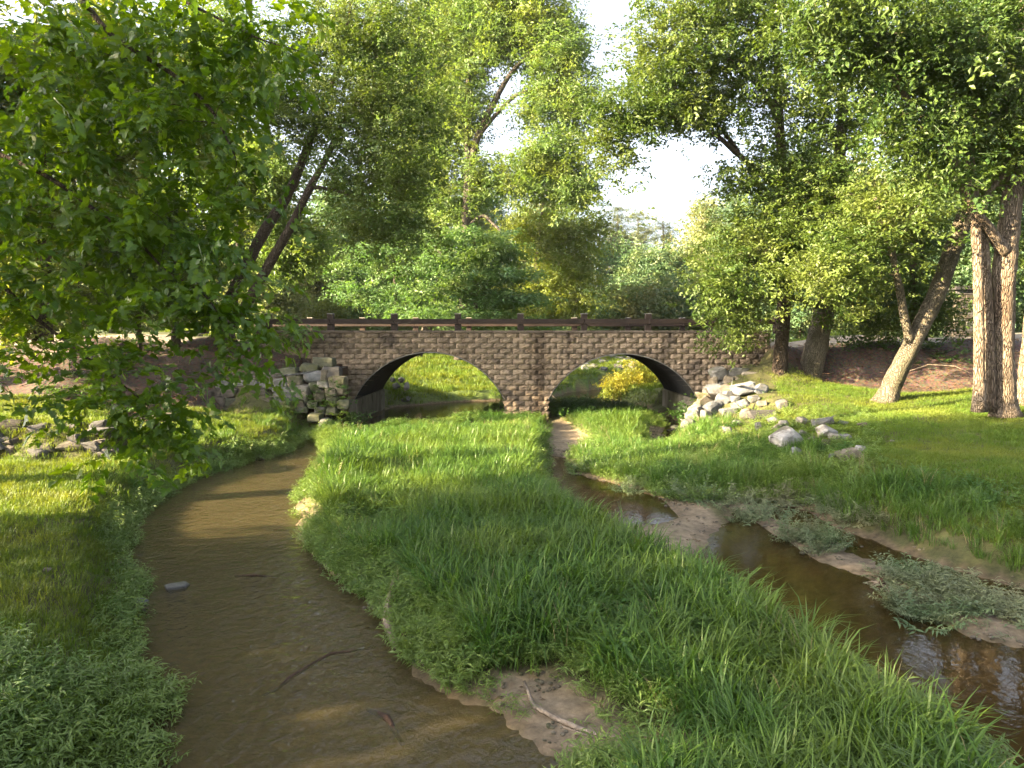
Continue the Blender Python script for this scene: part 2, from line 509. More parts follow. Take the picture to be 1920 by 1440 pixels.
CTRL += [
    (-14, 22, 1.9), (-14, 25, 3.0), (-11, 24.2, 2.0), (-11, 25.6, 2.95), (-9.2, 24.6, 2.35), (-9.4, 25.8, 2.85), (-7.2, 24.6, 2.3), (-6.5, 25.0, 2.25), (-6.5, 25.9, 2.1), (-8, 25.9, 2.5), (-12, 21, 1.35), (-18, 22, 2.2), (-25, 24, 3.0),
    (-9.5, 23.7, .7), (-8, 23.8, .65), (-6.6, 23.9, .55), (-10.3, 23.9, 1.2), (-18, 15, 1.6), (-18, 8, 1.2), (-14, 5, .8), (-30, 8, 2), (-30, 15, 2.5), (-8, 0, .5), (-20, -5, 1.2), (-6, -6, .4), (-14, 18.5, 1.45), (-22, 18, 1.7),
    (-9, 28, 3.2), (-14, 28, 3.2), (-20, 29, 3.25), (-30, 30, 3.3), (-60, 34, 3.8), (-9, 31, 3.2), (-14, 31, 3.2),
    (9.6, 25.8, 2.95), (8.4, 25.6, 2.2), (7.5, 25.5, 1.6), (11, 25.9, 2.8), (11.2, 24.8, 1.65), (13, 26, 2.95), (13, 23.6, 1.45), (17, 26, 3.05), (17, 23, 1.6), (22, 24.5, 3.0), (22, 18, 1.5), (30, 20, 2.3), (15, 12, 1.0), (14, 6, .8), (22, 8, 1.4), (20, 0, 1), (12, -4, .7), (6, -4, .2), (3, 0, .15), (1.5, 2, .2),
    (9, 28.5, 3.2), (14, 28.5, 3.2), (20, 29, 3.25), (40, 30, 3.4), (80, 32, 3.8), (9, 31, 3.2), (14, 31, 3.2), (20, 32, 3.2),
    (-9, 33, 2.4), (-6.2, 34.2, .7), (-4.5, 36, .45), (-2, 38, .45), (-3, 42, 1.0), (-6, 48, 1.75), (-2, 54, 2.1), (3, 51, 1.6), (1.5, 42, .65), (4, 46, 1.1), (8, 51, 1.55), (7, 57, 2.3), (12, 40, 1.3), (10, 36, 1.4), (7.5, 33.5, .9), (20, 42, 2.5), (20, 60, 3),
    (0, 70, 2.9), (-20, 50, 3), (-14, 40, 2.8), (-20, 70, 3.5), (0, 110, 5), (60, 110, 6), (-60, 110, 6), (-140, 60, 6), (140, 60, 6), (0, 200, 12), (150, 200, 14), (-150, 200, 14), (0, 300, 20), (-150, 0, 4), (150, 0, 4), (0, -60, 2), (-60, -40, 3), (60, -40, 3), (50, 50, 3.4), (-50, 50, 3.6),
    (-2.9, 29, .1), (-0.3, 29, .25), (3, 29, .2), (4.2, 29, .2),
]
CTRL = np.array(CTRL)


def land(X, Y):
    """moving least squares surface through the control heights"""
    X = X.ravel(); Y = Y.ravel()
    out = np.zeros(X.shape)
    for s in range(0, len(X), 8000):
        x = X[s:s + 8000, None]; y = Y[s:s + 8000, None]
        dx = CTRL[None, :, 0] - x; dy = CTRL[None, :, 1] - y
        d2 = dx * dx + dy * dy
        w = 1.0 / (d2 + 0.12) ** 2
        w = w / w.sum(1, keepdims=True)
        z = CTRL[None, :, 2]
        mz = (w * z).sum(1)
        mx = (w * dx).sum(1); my = (w * dy).sum(1)
        cx = dx - mx[:, None]; cy = dy - my[:, None]; cz = z - mz[:, None]
        sxx = (w * cx * cx).sum(1); syy = (w * cy * cy).sum(1); sxy = (w * cx * cy).sum(1)
        reg = 0.06 * (sxx + syy) + 1e-6
        sxx += reg; syy += reg
        bx = (w * cx * cz).sum(1); by = (w * cy * cz).sum(1)
        det = sxx * syy - sxy * sxy
        gx = (bx * syy - by * sxy) / det; gy = (by * sxx - bx * sxy) / det
        lim = np.hypot(gx, gy)
        k = np.minimum(1.0, 1.1 / np.maximum(lim, 1e-6))
        out[s:s + 8000] = mz - (gx * mx + gy * my) * k
    return out


def sstep(a, b, x):
    t = np.clip((x - a) / (b - a), 0, 1)
    return t * t * (3 - 2 * t)


def axis(dense0, dense1, step, lo, hi):
    a = list(np.arange(dense0, dense1 + 1e-6, step))
    s = step; x = dense1
    while x < hi:
        s *= 1.16; x += s; a.append(x)
    s = step; x = dense0
    while x > lo:
        s *= 1.16; x -= s; a.insert(0, x)
    return np.array(a)


GX = axis(-14.5, 14.5, 0.125, -260, 260)
GY = axis(3.6, 37.0, 0.125, -90, 420)
MX, MY = np.meshgrid(GX, GY)
sh = MX.shape
near = (np.abs(MX) < 30) & (MY > -14) & (MY < 62)
wd = np.full(sh, 30.0)
sd = np.full(sh, 30.0)
nx, ny = MX[near], MY[near]
jx = nx + 0.12 * vnoise(nx, ny, 1.1, 3) + 0.05 * vnoise(nx, ny, 3.3, 4)
jy = ny + 0.12 * vnoise(nx, ny, 1.1, 5) + 0.05 * vnoise(nx, ny, 3.3, 6)
wd[near] = np.min([sdist(p, jx, jy) for p in WATERS], axis=0)
sd[near] = np.min([sdist(p, jx, jy) for p in SANDS], axis=0)
L = land(MX, MY).reshape(sh)
L = L + 0.035 * vnoise(MX, MY, 0.9, 1) + 0.02 * vnoise(MX, MY, 2.7, 2) + np.where(np.hypot(MX, MY - 20) > 70, 0.6 * vnoise(MX, MY, 0.05, 9), 0)
# under the bridge openings the ground stays low
ub = (MY > 25.6) & (MY < 32.0) & (MX > -6.0) & (MX < 7.1)
L = np.where(ub, np.minimum(L, 0.25 + 0.04 * vnoise(MX, MY, 2, 7)), L)
isl = np.zeros(sh, bool)
isl[near] = inside(ISLAND, nx, ny)
sandw = 1 - sstep(-0.05, 0.25, sd)
bankw = np.where(isl, 0.45, 0.75)
bank = 0.03 + (L - 0.03) * sstep(-0.02, 1.0, wd / bankw)
sandz = 0.012 + 0.06 * sstep(0, 0.5, wd) + 0.012 * vnoise(MX, MY, 2.2, 8)
H = np.where(wd > 0, bank * (1 - sandw) + np.minimum(bank, sandz) * sandw, -0.015 - 0.24 * sstep(0, 0.9, -wd) - 0.03 * (vnoise(MX, MY, 1.3, 12) + 1) * sstep(0, 0.3, -wd))


def hgt(X, Y):
    X = np.asarray(X, float); Y = np.asarray(Y, float)
    i = np.clip(np.searchsorted(GX, X) - 1, 0, len(GX) - 2)
    j = np.clip(np.searchsorted(GY, Y) - 1, 0, len(GY) - 2)
    fx = (X - GX[i]) / (GX[i + 1] - GX[i]); fy = (Y - GY[j]) / (GY[j + 1] - GY[j])
    return (H[j, i] * (1 - fx) + H[j, i + 1] * fx) * (1 - fy) + (H[j + 1, i] * (1 - fx) + H[j + 1, i + 1] * fx) * fy


def hit(px, py, zoff=0.0):
    """where the line of sight through (px, py) meets the ground"""
    d = ray(px, py)
    t = np.arange(3.0, 120.0, 0.04)
    P = CAM[None, :] + d[None, :] * t[:, None]
    h = hgt(P[:, 0], P[:, 1]) + zoff
    k = np.argmax(P[:, 2] < h)
    return P[k]


# ground cover colours (what the soil itself is made of)
SOIL, SAND, WETSAND, BED, MULCH, MEADOW = map(np.array, ((0.062, 0.062, 0.024), (0.205, 0.16, 0.11), (0.135, 0.102, 0.068), (0.15, 0.105, 0.05), (0.072, 0.050, 0.038), (0.085, 0.125, 0.03)))
MULCH_L = [(-7.0, 25.9), (-6.6, 24.7), (-8.5, 24.3), (-9.8, 24.0), (-10.2, 21.5), (-9.6, 19.6), (-10.5, 19.2), (-13, 20.2), (-20, 21), (-40, 23), (-40, 27), (-10, 27)]
MULCH_R = [(9.4, 25.0), (10.5, 24.3), (12.5, 22.8), (15, 22.6), (20, 21), (35, 20), (35, 27), (9.4, 27)]
cover = np.empty(sh + (3,))
cover[:] = SOIL
far = np.clip((MY - 31) / 6, 0, 1)[..., None]
cover = cover * (1 - far) + MEADOW * far
mul = np.zeros(sh)
mul[near] = 1 - sstep(-0.3, 0.3, np.minimum(sdist(MULCH_L, jx, jy), sdist(MULCH_R, jx, jy)))
cover = cover * (1 - mul[..., None]) + MULCH * mul[..., None]
sw = (1 - sstep(-0.02, 0.12, sd))[..., None]
wet = sstep(0.02, 0.35, wd)[..., None]
cover = cover * (1 - sw) + (WETSAND * (1 - wet) + SAND * wet) * sw
edge = ((wd < 0.12) & (sd > 0.1))
cover[edge] = np.array([0.10, 0.075, 0.045])
bw = sstep(0.0, 0.25, -wd)[..., None]
cover = cover * (1 - bw) + BED * bw
roadm = ((MY > 26.4) & (MY < 31.3) & ((MX < -6.4) | (MX > 7.4)))
cover[roadm] = (0.22, 0.185, 0.14)

nyy, nxx = sh
idx = np.arange(nyy * nxx).reshape(sh)
quads = np.stack([idx[:-1, :-1], idx[:-1, 1:], idx[1:, 1:], idx[1:, :-1]], -1).reshape(-1, 4)
gm = bpy.data.meshes.new('ground')
gm.vertices.add(nyy * nxx)
gm.vertices.foreach_set('co', np.stack([MX, MY, H], -1).astype(np.float32).ravel())
gm.loops.add(len(quads) * 4)
gm.loops.foreach_set('vertex_index', quads.astype(np.int32).ravel())
gm.polygons.add(len(quads))
gm.polygons.foreach_set('loop_start', np.arange(0, len(quads) * 4, 4, dtype=np.int32))
gm.polygons.foreach_set('loop_total', np.full(len(quads), 4, dtype=np.int32))
gm.polygons.foreach_set('use_smooth', np.ones(len(quads), dtype=bool))
ca = gm.attributes.new('cover', 'FLOAT_COLOR', 'POINT')
ca.data.foreach_set('color', np.concatenate([cover, np.ones(sh + (1,))], -1).astype(np.float32).ravel())
ma = gm.attributes.new('mulch', 'FLOAT', 'POINT')
ma.data.foreach_set('value', mul.astype(np.float32).ravel())
gm.update()

m, nt, out = newmat('ground_cover')
at = N(nt, 'ShaderNodeAttribute', attribute_name='cover')
n1 = noise(nt, worldpos(nt), 9, 8, 0.65)
n2 = noise(nt, worldpos(nt), 1.7, 4, 0.6)
mr = N(nt, 'ShaderNodeMapRange'); mr.inputs['From Min'].default_value = .3; mr.inputs['From Max'].default_value = .7; mr.inputs['To Min'].default_value = .55; mr.inputs['To Max'].default_value = 1.45
nt.links.new(n1, mr.inputs['Value'])
mr2 = N(nt, 'ShaderNodeMapRange'); mr2.inputs['From Min'].default_value = .3; mr2.inputs['From Max'].default_value = .7; mr2.inputs['To Min'].default_value = .8; mr2.inputs['To Max'].default_value = 1.2
nt.links.new(n2, mr2.inputs['Value'])
mm = N(nt, 'ShaderNodeMath', operation='MULTIPLY')
nt.links.new(mr.outputs[0], mm.inputs[0]); nt.links.new(mr2.outputs[0], mm.inputs[1])
hs = N(nt, 'ShaderNodeHueSaturation')
nt.links.new(at.outputs['Color'], hs.inputs['Color']); nt.links.new(mm.outputs[0], hs.inputs['Value'])
# bark chips where there is mulch
vo = N(nt, 'ShaderNodeTexVoronoi'); vo.inputs['Scale'].default_value = 22
nt.links.new(worldpos(nt, 1, 1, 1), vo.inputs['Vector'])
at2 = N(nt, 'ShaderNodeAttribute', attribute_name='mulch')
chips = mixc(nt, 0.4, hs.outputs[0], vo.outputs['Color'], 'OVERLAY')
colr = mixc(nt, at2.outputs['Fac'], hs.outputs[0], chips)
bw_ = N(nt, 'ShaderNodeRGBToBW')
p = N(nt, 'ShaderNodeBsdfPrincipled'); p.inputs['Roughness'].default_value = 0.85; p.inputs['Specular IOR Level'].default_value = 0.25
nt.links.new(colr, p.inputs['Base Color'])
nt.links.new(bump(nt, noise(nt, worldpos(nt), 30, 6, 0.7), 0.5, 0.02), p.inputs['Normal'])
nt.links.new(p.outputs[0], out.inputs[0])
gm.materials.append(m)
ground = put('ground', gm)
tag(ground, 'grassy creek banks, sand bars and mulched slopes around the bridge', kind='structure')

# water: one sheet; the ground rises through it
m, nt, out = newmat('brown_creek_water')
pos = worldpos(nt)
flow = worldpos(nt, 1.0, 0.8, 1)
rp = N(nt, 'ShaderNodeAttribute', attribute_name='ripple')
r1 = noise(nt, flow, 9.0, 3, 0.5, 0.7)
r2 = noise(nt, flow, 1.6, 2, 0.5, 0.4)
ad = N(nt, 'ShaderNodeMath', operation='MULTIPLY_ADD'); ad.inputs[1].default_value = 1.1
nt.links.new(r2, ad.inputs[0]); nt.links.new(r1, ad.inputs[2])
bm_ = N(nt, 'ShaderNodeBump'); bm_.inputs['Distance'].default_value = 0.038
nt.links.new(ad.outputs[0], bm_.inputs['Height']); nt.links.new(rp.outputs['Fac'], bm_.inputs['Strength'])
fr = N(nt, 'ShaderNodeFresnel', IOR=1.4)
nt.links.new(bm_.outputs[0], fr.inputs['Normal'])
gl = N(nt, 'ShaderNodeBsdfGlossy', Roughness=0.02)
nt.links.new(bm_.outputs[0], gl.inputs['Normal'])
tr = N(nt, 'ShaderNodeBsdfTransparent'); tr.inputs['Color'].default_value = (0.80, 0.68, 0.42, 1)
df = N(nt, 'ShaderNodeBsdfDiffuse')
nt.links.new(mixc(nt, rp.outputs['Fac'], (0.055, 0.036, 0.012), (0.125, 0.104, 0.054)), df.inputs['Color'])
mx1 = N(nt, 'ShaderNodeMixShader'); mx1.inputs[0].default_value = 0.42
nt.links.new(tr.outputs[0], mx1.inputs[1]); nt.links.new(df.outputs[0], mx1.inputs[2])
mx2 = N(nt, 'ShaderNodeMixShader')
nt.links.new(fr.outputs[0], mx2.inputs[0]); nt.links.new(mx1.outputs[0], mx2.inputs[1]); nt.links.new(gl.outputs[0], mx2.inputs[2])
nt.links.new(mx2.outputs[0], out.inputs[0])
M['water'] = m
wx = np.arange(-12, 26.01, 0.5); wy = np.arange(-9, 58.01, 0.5)
WXm, WYm = np.meshgrid(wx, wy)
wi = np.arange(WXm.size).reshape(WXm.shape)
keep = hgt(WXm, WYm) < 0.5
wq = [q for q in np.stack([wi[:-1, :-1], wi[:-1, 1:], wi[1:, 1:], wi[1:, :-1]], -1).reshape(-1, 4) if keep.ravel()[q].any()]
wme = mesh('creek_water', np.stack([WXm, WYm, np.zeros_like(WXm)], -1).reshape(-1, 3), wq, m, True)
rip = np.where((WXm < 1.2) & (WYm < 27), 0.9, 0.07)
rip = np.where(WYm > 27, 0.15, rip)
ra = wme.attributes.new('ripple', 'FLOAT', 'POINT')
ra.data.foreach_set('value', rip.astype(np.float32).ravel())
water = put('creek_water', wme)
tag(water, 'shallow brown creek water with small ripples and reflections', kind='structure')
# ------------------------------------------------------------------ bridge
YB = 26.0
S = YB / FPX
DECK = W(960, 624, YB)[2]                 # underside of the coping course
SPR = W(800, 748, YB)[2]
ARCHES = [(W(665, 748, YB)[0], W(946, 748, YB)[0], W(805, 660, YB)[2]), (W(1028, 748, YB)[0], W(1308, 748, YB)[0], W(1168, 663, YB)[2])]
DEPTH = 5.5


def arch_h(x):
    """height of the opening over x (or -9 outside it)"""
    for x0, x1, zc in ARCHES:
        if x0 <= x <= x1:
            w = (x1 - x0) / 2; h = zc - SPR
            rad = (w * w + h * h) / (2 * h)
            return zc - rad + math.sqrt(max(0, rad * rad - (x - (x0 + x1) / 2) ** 2))
    return -9.0


bridge = empty('stone_bridge', (0, YB, 0), 'brown split-block road bridge with two low arches over the creek', 'bridge')
BX0, BX1 = W(474, 620, YB)[0], W(1446, 620, YB)[0]


def solid_wall(y0, y1, zt, inset):
    """core of the wall: columns that follow the arches"""
    mb = MB()
    xs = sorted(set(list(np.arange(BX0, BX1, 0.12)) + [BX1] + [a for A in ARCHES for a in (A[0] - .001, A[0] + .001, A[1] - .001, A[1] + .001)]))
    for a, b in zip(xs[:-1], xs[1:]):
        ha, hb = arch_h(a), arch_h(b)
        za = ha + inset if ha > 0 and hb > 0 else (-0.3 if (ha < 0 or hb < 0) else SPR)
        zb = hb + inset if ha > 0 and hb > 0 else za
        vs = [(a, y0, za), (b, y0, zb), (b, y0, zt), (a, y0, zt), (a, y1, za), (b, y1, zb), (b, y1, zt), (a, y1, zt)]
        mb.add(vs, [(0, 1, 2, 3), (5, 4, 7, 6), (3, 2, 6, 7), (1, 0, 4, 5)])
    return mb


put('wall_core', solid_wall(YB + 0.06, YB + 0.4, DECK - 0.004, 0.012).mesh('wall_core', M['mortar']), bridge)
put('wall_core', solid_wall(YB + DEPTH - 0.4, YB + DEPTH, DECK - 0.004, 0.012).mesh('rear_wall', M['block']), bridge)

# split-face blocks: 0.203 m courses, each block its own object
BH, BWD = (DECK - 0.66) / 14.0, 0.463


def block_mesh(x0, x1, z0, z1, seed, cut=False):
    """pillow-faced block; with cut its underside follows the arch"""
    r = random.Random(seed)
    n = 5
    g = 0.005
    xs = [x0 + g + (x1 - x0 - 2 * g) * i / n for i in range(n + 1)]
    cols = []
    for x in xs:
        zb = z0 + g
        if cut:
            zb = max(zb, arch_h(x) + 0.012)
        cols.append((x, min(zb, z1 - g), z1 - g))
    rows = 4
    vs, fs = [], []
    for i, (x, zb, zt) in enumerate(cols):
        for j in range(rows + 1):
            u = i / n; v = j / rows
            e = min(u, 1 - u, 0.25) / 0.25
            e2 = min(v, 1 - v, 0.35) / 0.35
            bul = 0.022 * (e ** 0.6) + 0.042 * (e ** 0.7) * (e2 ** 0.7) + (r.uniform(-0.02, 0.02) if 0 < i < n and 0 < j < rows else r.uniform(-.006, .006))
            sx = (0.012 * (1 if u < .5 else -1)) * (1 - e2) * (1 if i in (0, n) else 0)
            vs.append((x + sx, 0.03 - bul, zb + (zt - zb) * v))
    for i in range(n):
        for j in range(rows):
            a = i * (rows + 1) + j
            fs.append((a, a + rows + 1, a + rows + 2, a + 1))
    # sides back to the wall core
    ring = [i * (rows + 1) for i in range(n + 1)] + [n * (rows + 1) + j for j in range(1, rows + 1)] + [i * (rows + 1) + rows for i in range(n - 1, -1, -1)] + [j for j in range(rows - 1, 0, -1)]
    b = len(vs)
    for k in ring:
        vs.append((vs[k][0], 0.075, vs[k][2]))
    for k in range(len(ring)):
        k2 = (k + 1) % len(ring)
        fs.append((ring[k], b + k, b + k2, ring[k2]))
    return vs, fs


shared = []
for k in range(9):
    vs, fs = block_mesh(-BWD / 2, BWD / 2, -BH / 2, BH / 2, 50 + k)
    shared.append(mesh('block', vs, fs, M['block']))
cells = []
for row in range(17):
    z1 = DECK - row * BH; z0 = z1 - BH
    off = (row % 2) * BWD / 2
    x = BX0 - off
    while x < BX1:
        a, b = max(x, BX0), min(x + BWD, BX1)
        x += BWD
        if b - a < 0.08: continue
        hs_ = [arch_h(a + (b - a) * i / 10) for i in range(11)]
        if min(hs_) > z1 - 0.02: continue
        # ground in front hides or replaces the block
        gz = max(float(hgt((a + b) / 2, YB - 0.15)), 0)
        if z1 < gz - 0.15: continue
        if z1 < SPR and not (-0.45 < (a + b) / 2 < 1.5) and min(abs((a + b) / 2 - ARCHES[0][0]), abs((a + b) / 2 - ARCHES[1][1])) < 0.45: continue
        cut = max(hs_) > z0
        full = (not cut) and abs((b - a) - BWD) < 1e-3
        vis = 1.0 if (-9.0 < (a + b) / 2 < 7.9) else 0.3
        cells.append((a, b, z0, z1, cut, full, vis))
order = sorted(range(len(cells)), key=lambda i: -cells[i][6])
rest = MB()
for rank, i in enumerate(order):
    a, b, z0, z1, cut, full, vis = cells[i]
    if rank < 300:
        if full:
            o = put('block', random.choice(shared), bridge, ((a + b) / 2, YB, (z0 + z1) / 2))
        else:
            vs, fs = block_mesh(a, b, z0, z1, i, cut)
            cx_, cz_ = (a + b) / 2, (z0 + z1) / 2
            put('block', mesh('block', [(v[0] - cx_, v[1], v[2] - cz_) for v in vs], fs, M['block']), bridge, (cx_, YB, cz_))
    else:
        vs, fs = block_mesh(a, b, z0, z1, i, cut)
        rest.add([(v[0], v[1] + YB, v[2]) for v in vs], fs)
print('blocks', len(cells))
if rest.v:
    tag(put('blockwork', rest.mesh('blockwork', M['block']), bridge), kind='stuff')
# coping course
x = BX0
while x < BX1:
    b = min(x + 1.22, BX1)
    mb = MB(); mb.box(x + .004, b - .004, YB - 0.06, YB + 0.42, DECK, DECK + 0.085, 0.012)
    put('coping_stone', mb.mesh('coping_stone', M['cap']), bridge)
    x += 1.22
mb = MB(); mb.box(BX0, BX1, YB + DEPTH - 0.42, YB + DEPTH + 0.04, DECK, DECK + 0.085, 0.012)
put('coping', mb.mesh('coping', M['cap']), bridge)
mb = MB(); mb.box(BX0, BX1, YB + 0.425, YB + DEPTH - 0.425, DECK - 0.35, DECK - 0.09)
put('deck', mb.mesh('deck', M['road']), bridge)
# corrugated arch linings with a thin rim, on concrete footings
for k, (x0, x1, zc) in enumerate(ARCHES):
    n = 40
    pr = [(x0 + (x1 - x0) * i / n) for i in range(n + 1)]
    mb = MB()
    ny_ = 72
    ys = [YB - 0.02 + (DEPTH + 0.06) * j / ny_ for j in range(ny_ + 1)]
    vs = []
    for j, y in enumerate(ys):
        c = 0.018 * math.cos(math.pi * j)
        for x in pr:
            z = arch_h(min(max(x, x0 + 1e-6), x1 - 1e-6))
            nxv = (x - (x0 + x1) / 2) / ((x1 - x0) / 2)
            vs.append((x - 0.02 * nxv + c * nxv, y, z - 0.012 + c))
    fs = []
    for j in range(ny_):
        for i in range(n):
            a = j * (n + 1) + i
            fs.append((a, a + 1, a + n + 2, a + n + 1))
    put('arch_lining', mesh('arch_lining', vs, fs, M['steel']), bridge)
    mb = MB()
    pts = [(x, YB - 0.035, arch_h(min(max(x, x0 + 1e-6), x1 - 1e-6)) + 0.002) for x in pr]
    for (a, b) in zip(pts[:-1], pts[1:]):
        vs = [(a[0], a[1], a[2] - .03), (b[0], b[1], b[2] - .03), (b[0], b[1], b[2] + .008), (a[0], a[1], a[2] + .008)]
        vs += [(v[0], v[1] + 0.06, v[2]) for v in vs]
        mb.add(vs, [(0, 1, 2, 3), (3, 2, 6, 7), (1, 0, 4, 5)])
    put('arch_rim', mb.mesh('arch_rim', M['steel_rim']), bridge)
for xa, xb in ((ARCHES[0][0] - 0.45, ARCHES[0][0] + 0.10), (ARCHES[1][1] - 0.10, ARCHES[1][1] + 0.45)):
    mb = MB(); mb.box(xa, xb, YB - 0.10, YB + DEPTH + 0.15, -0.6, SPR - 0.015, 0.03)
    put('footing', mb.mesh('footing', M['concrete']), bridge)
# rails: near and far side
POSTX = [380, 500, 618, 738, 858, 976, 1096, 1217, 1339, 1460]
for side, yr in enumerate((YB + 0.18, YB + DEPTH - 0.2)):
    rl = bpy.data.objects.new('railing', None); COL.objects.link(rl); rl.parent = bridge; rl.location = (0, yr - YB, 0)
    zt = W(960, 588, YB)[2]; zr0, zr1 = W(960, 607.5, YB)[2], W(960, 598, YB)[2]
    xs = [W(px, 600, YB)[0] + (0.10 if side else 0) for px in POSTX]
    for x in xs:
        mb = MB(); mb.box(-.115, .115, -.115, .115, DECK + .07 - zt, -0.02, .012)
        base = DECK + 0.0
        if x < BX0 or x > BX1:
            pass
        po = put('post', mb.mesh('post', M['rail']), rl, (x, yr, zt))
        if x < BX0 or x > BX1:
            po.location.z -= 0.10
    for x in xs:
        mb = MB(); mb.box(-.125, .125, -.125, .125, -0.019, 0.012, .01)
        c_ = put('post_cap', mb.mesh('post_cap', M['railcap']), rl, (x, yr, zt))
        if x < BX0 or x > BX1:
            c_.location.z -= 0.10
    for a, b in zip(xs[:-1], xs[1:]):
        mb = MB(); mb.box(a + .004 - (a + b) / 2, b - .004 - (a + b) / 2, -.04, .04, -(zr1 - zr0) / 2, (zr1 - zr0) / 2, .01)
        put('rail', mb.mesh('rail', M['rail']), rl, ((a + b) / 2, yr + (-.16 if side == 0 else -.16), (zr0 + zr1) / 2))

# ------------------------------------------------------------------ rocks
def rock_mesh(sx, sy, sz, seed, boxy=0.5, kind='grey', npts=20):
    r = random.Random(seed)
    bm = bmesh.new()
    lo = .62 if boxy >= .75 else .5
    rot = Matrix.Identity(3) if boxy >= .75 else Matrix.Rotation(r.uniform(-.5, .5), 3, 'Y') @ Matrix.Rotation(r.uniform(-.35, .35), 3, 'X')
    pts = [Vector((sx_ * r.uniform(lo, 1), sy_ * r.uniform(lo, 1), sz_ * r.uniform(lo, 1))) for sx_ in (-1, 1) for sy_ in (-1, 1) for sz_ in (-1, 1)]
    for i in range(npts // 2):
        d = Vector((r.gauss(0, 1), r.gauss(0, 1), r.gauss(0, 1))).normalized()
        pts.append(d / max(abs(d.x), abs(d.y), abs(d.z)) * r.uniform(.78, 1.0))
    for q in pts:
        q = rot @ (q * .93)
        bm.verts.new((q.x * sx / 2, q.y * sy / 2, q.z * sz / 2))
    bmesh.ops.convex_hull(bm, input=bm.verts)
    loose = [v for v in bm.verts if not v.link_faces]
    bmesh.ops.delete(bm, geom=loose, context='VERTS')
    bmesh.ops.dissolve_limit(bm, angle_limit=0.22, verts=bm.verts, edges=bm.edges)
    bmesh.ops.bevel(bm, geom=list(bm.edges), offset=min(sx, sy, sz) * 0.09, segments=1, affect='EDGES')
    bmesh.ops.triangulate(bm, faces=bm.faces)
    me = bpy.data.meshes.new('rock')
    bm.to_mesh(me); bm.free()
    me.materials.append(M['st_' + kind])
    return me


seed = 1000
HUE = {'grey': 'grey', 'blue': 'bluish grey', 'tan': 'tan', 'brown': 'brown', 'cream': 'cream', 'dark': 'dark', 'white': 'whitish', 'moss': 'mossy'}


def rock_words(kd, w, h, big_, small_):
    return '%s %s %s' % ('large' if w > big_ else 'small' if w < small_ else 'middling', 'flat' if w > 1.8 * h else 'upright' if h > w * 1.05 else 'blocky', HUE[kd])


# dry-stone wall left of the left arch: (x, y, w, h) in 3.31x enlarged pixels
SW = [(745, 400, 130, 62, 'moss'), (655, 432, 115, 55, 'moss'), (525, 452, 118, 50, 'moss'), (795, 458, 115, 75, 'dark'), (400, 483, 200, 48, 'brown'), (682, 487, 112, 76, 'blue'),
      (752, 482, 48, 72, 'tan'), (570, 507, 102, 82, 'tan'), (832, 542, 108, 115, 'tan'), (250, 527, 175, 48, 'grey'), (482, 525, 98, 66, 'grey'), (387, 527, 95, 62, 'grey'),
      (690, 548, 72, 55, 'moss'), (752, 532, 74, 50, 'grey'), (160, 587, 124, 62, 'brown'), (312, 580, 164, 42, 'brown'), (490, 567, 134, 38, 'grey'), (605, 587, 112, 112, 'cream'),
      (795, 584, 84, 60, 'tan'), (720, 602, 80, 72, 'tan'), (340, 642, 174, 78, 'tan'), (510, 628, 152, 92, 'grey'), (178, 650, 134, 54, 'moss'), (800, 640, 76, 62, 'moss'), (600, 655, 70, 60, 'brown'), (675, 660, 70, 50, 'moss'),
      (380, 697, 184, 38, 'brown'), (562, 692, 164, 42, 'moss'), (722, 697, 66, 40, 'grey'), (265, 688, 75, 42, 'brown'), (160, 700, 90, 40, 'brown'), (100, 640, 80, 60, 'brown'), (90, 590, 60, 60, 'brown'), (120, 535, 90, 50, 'grey'),
      (40, 650, 80, 60, 'dark'), (30, 600, 70, 55, 'brown'), (742, 790, 66, 84, 'grey'), (870, 660, 80, 60, 'moss'), (800, 700, 80, 50, 'moss'), (690, 740, 80, 45, 'moss')]
swall = empty('stone_wall', tuple(W(560, 770, 24.0)), 'mossy dry-stone retaining wall left of the left arch', 'stone wall')
for (cx_, cy_, w, h, kd) in SW:
    px, py = 380 + cx_ / 3.31, 560 + cy_ / 3.31
    Y = 24.35 - (py - 675) * 0.004 - (0.25 if cy_ > 730 else 0)
    sx, sz = w / 3.31 * Y / FPX * 1.24, h / 3.31 * Y / FPX * 1.3
    sy = 0.55
    seed += 1
    p_ = W(px, py, Y)
    put('stone', rock_mesh(sx, sy, sz, seed, 0.8, kd, 22), swall, (p_[0], p_[1] + 0.2 + random.uniform(-.05, .05), p_[2]), (random.uniform(-.06, .06), random.uniform(-.08, .08), random.uniform(-.15, .15)))
# earth behind the wall stones
mb = MB()
for i in range(24):
    xa = -10.6 + i * 0.19
    mb.box(xa, xa + 0.3, 24.62 + 0.05 * math.sin(i * 1.7), 25.6, 0.2, min(2.25, 1.45 + max(0, (xa + 9.6)) * 0.26) - 0.05 + 0.04 * math.sin(i * 2.1))
put('earth_fill', mb.mesh('earth_fill', M['rotwood']), swall)


def rock(px, py, wpx, hpx, kd, label, group=None, Y=None, boxy=0.4, tilt=0.25, sink=0.3, cat='rock', rotz=None, depth=1.0, big=1.15):
    global seed
    seed += 1
    if Y is None:
        P = hit(px, py)
    else:
        P = W(px, py, Y)
    sx = wpx * P[1] / FPX * big
    sz = hpx * P[1] / FPX * big
    sy = (sx * 0.6 + sz * 0.4) * depth
    z = P[2] + (sz * (0.5 - sink) if Y is None else 0)
    o = put('rock', rock_mesh(sx, sy, sz, seed, boxy, kd, 18), None, (P[0], P[1] + (sy * 0.2 if Y is None else 0.1), z), (random.uniform(-tilt, tilt), random.uniform(-tilt, tilt), random.uniform(-.4, .4) if rotz is None else rotz))
    tag(o, label, cat, group)
    return o


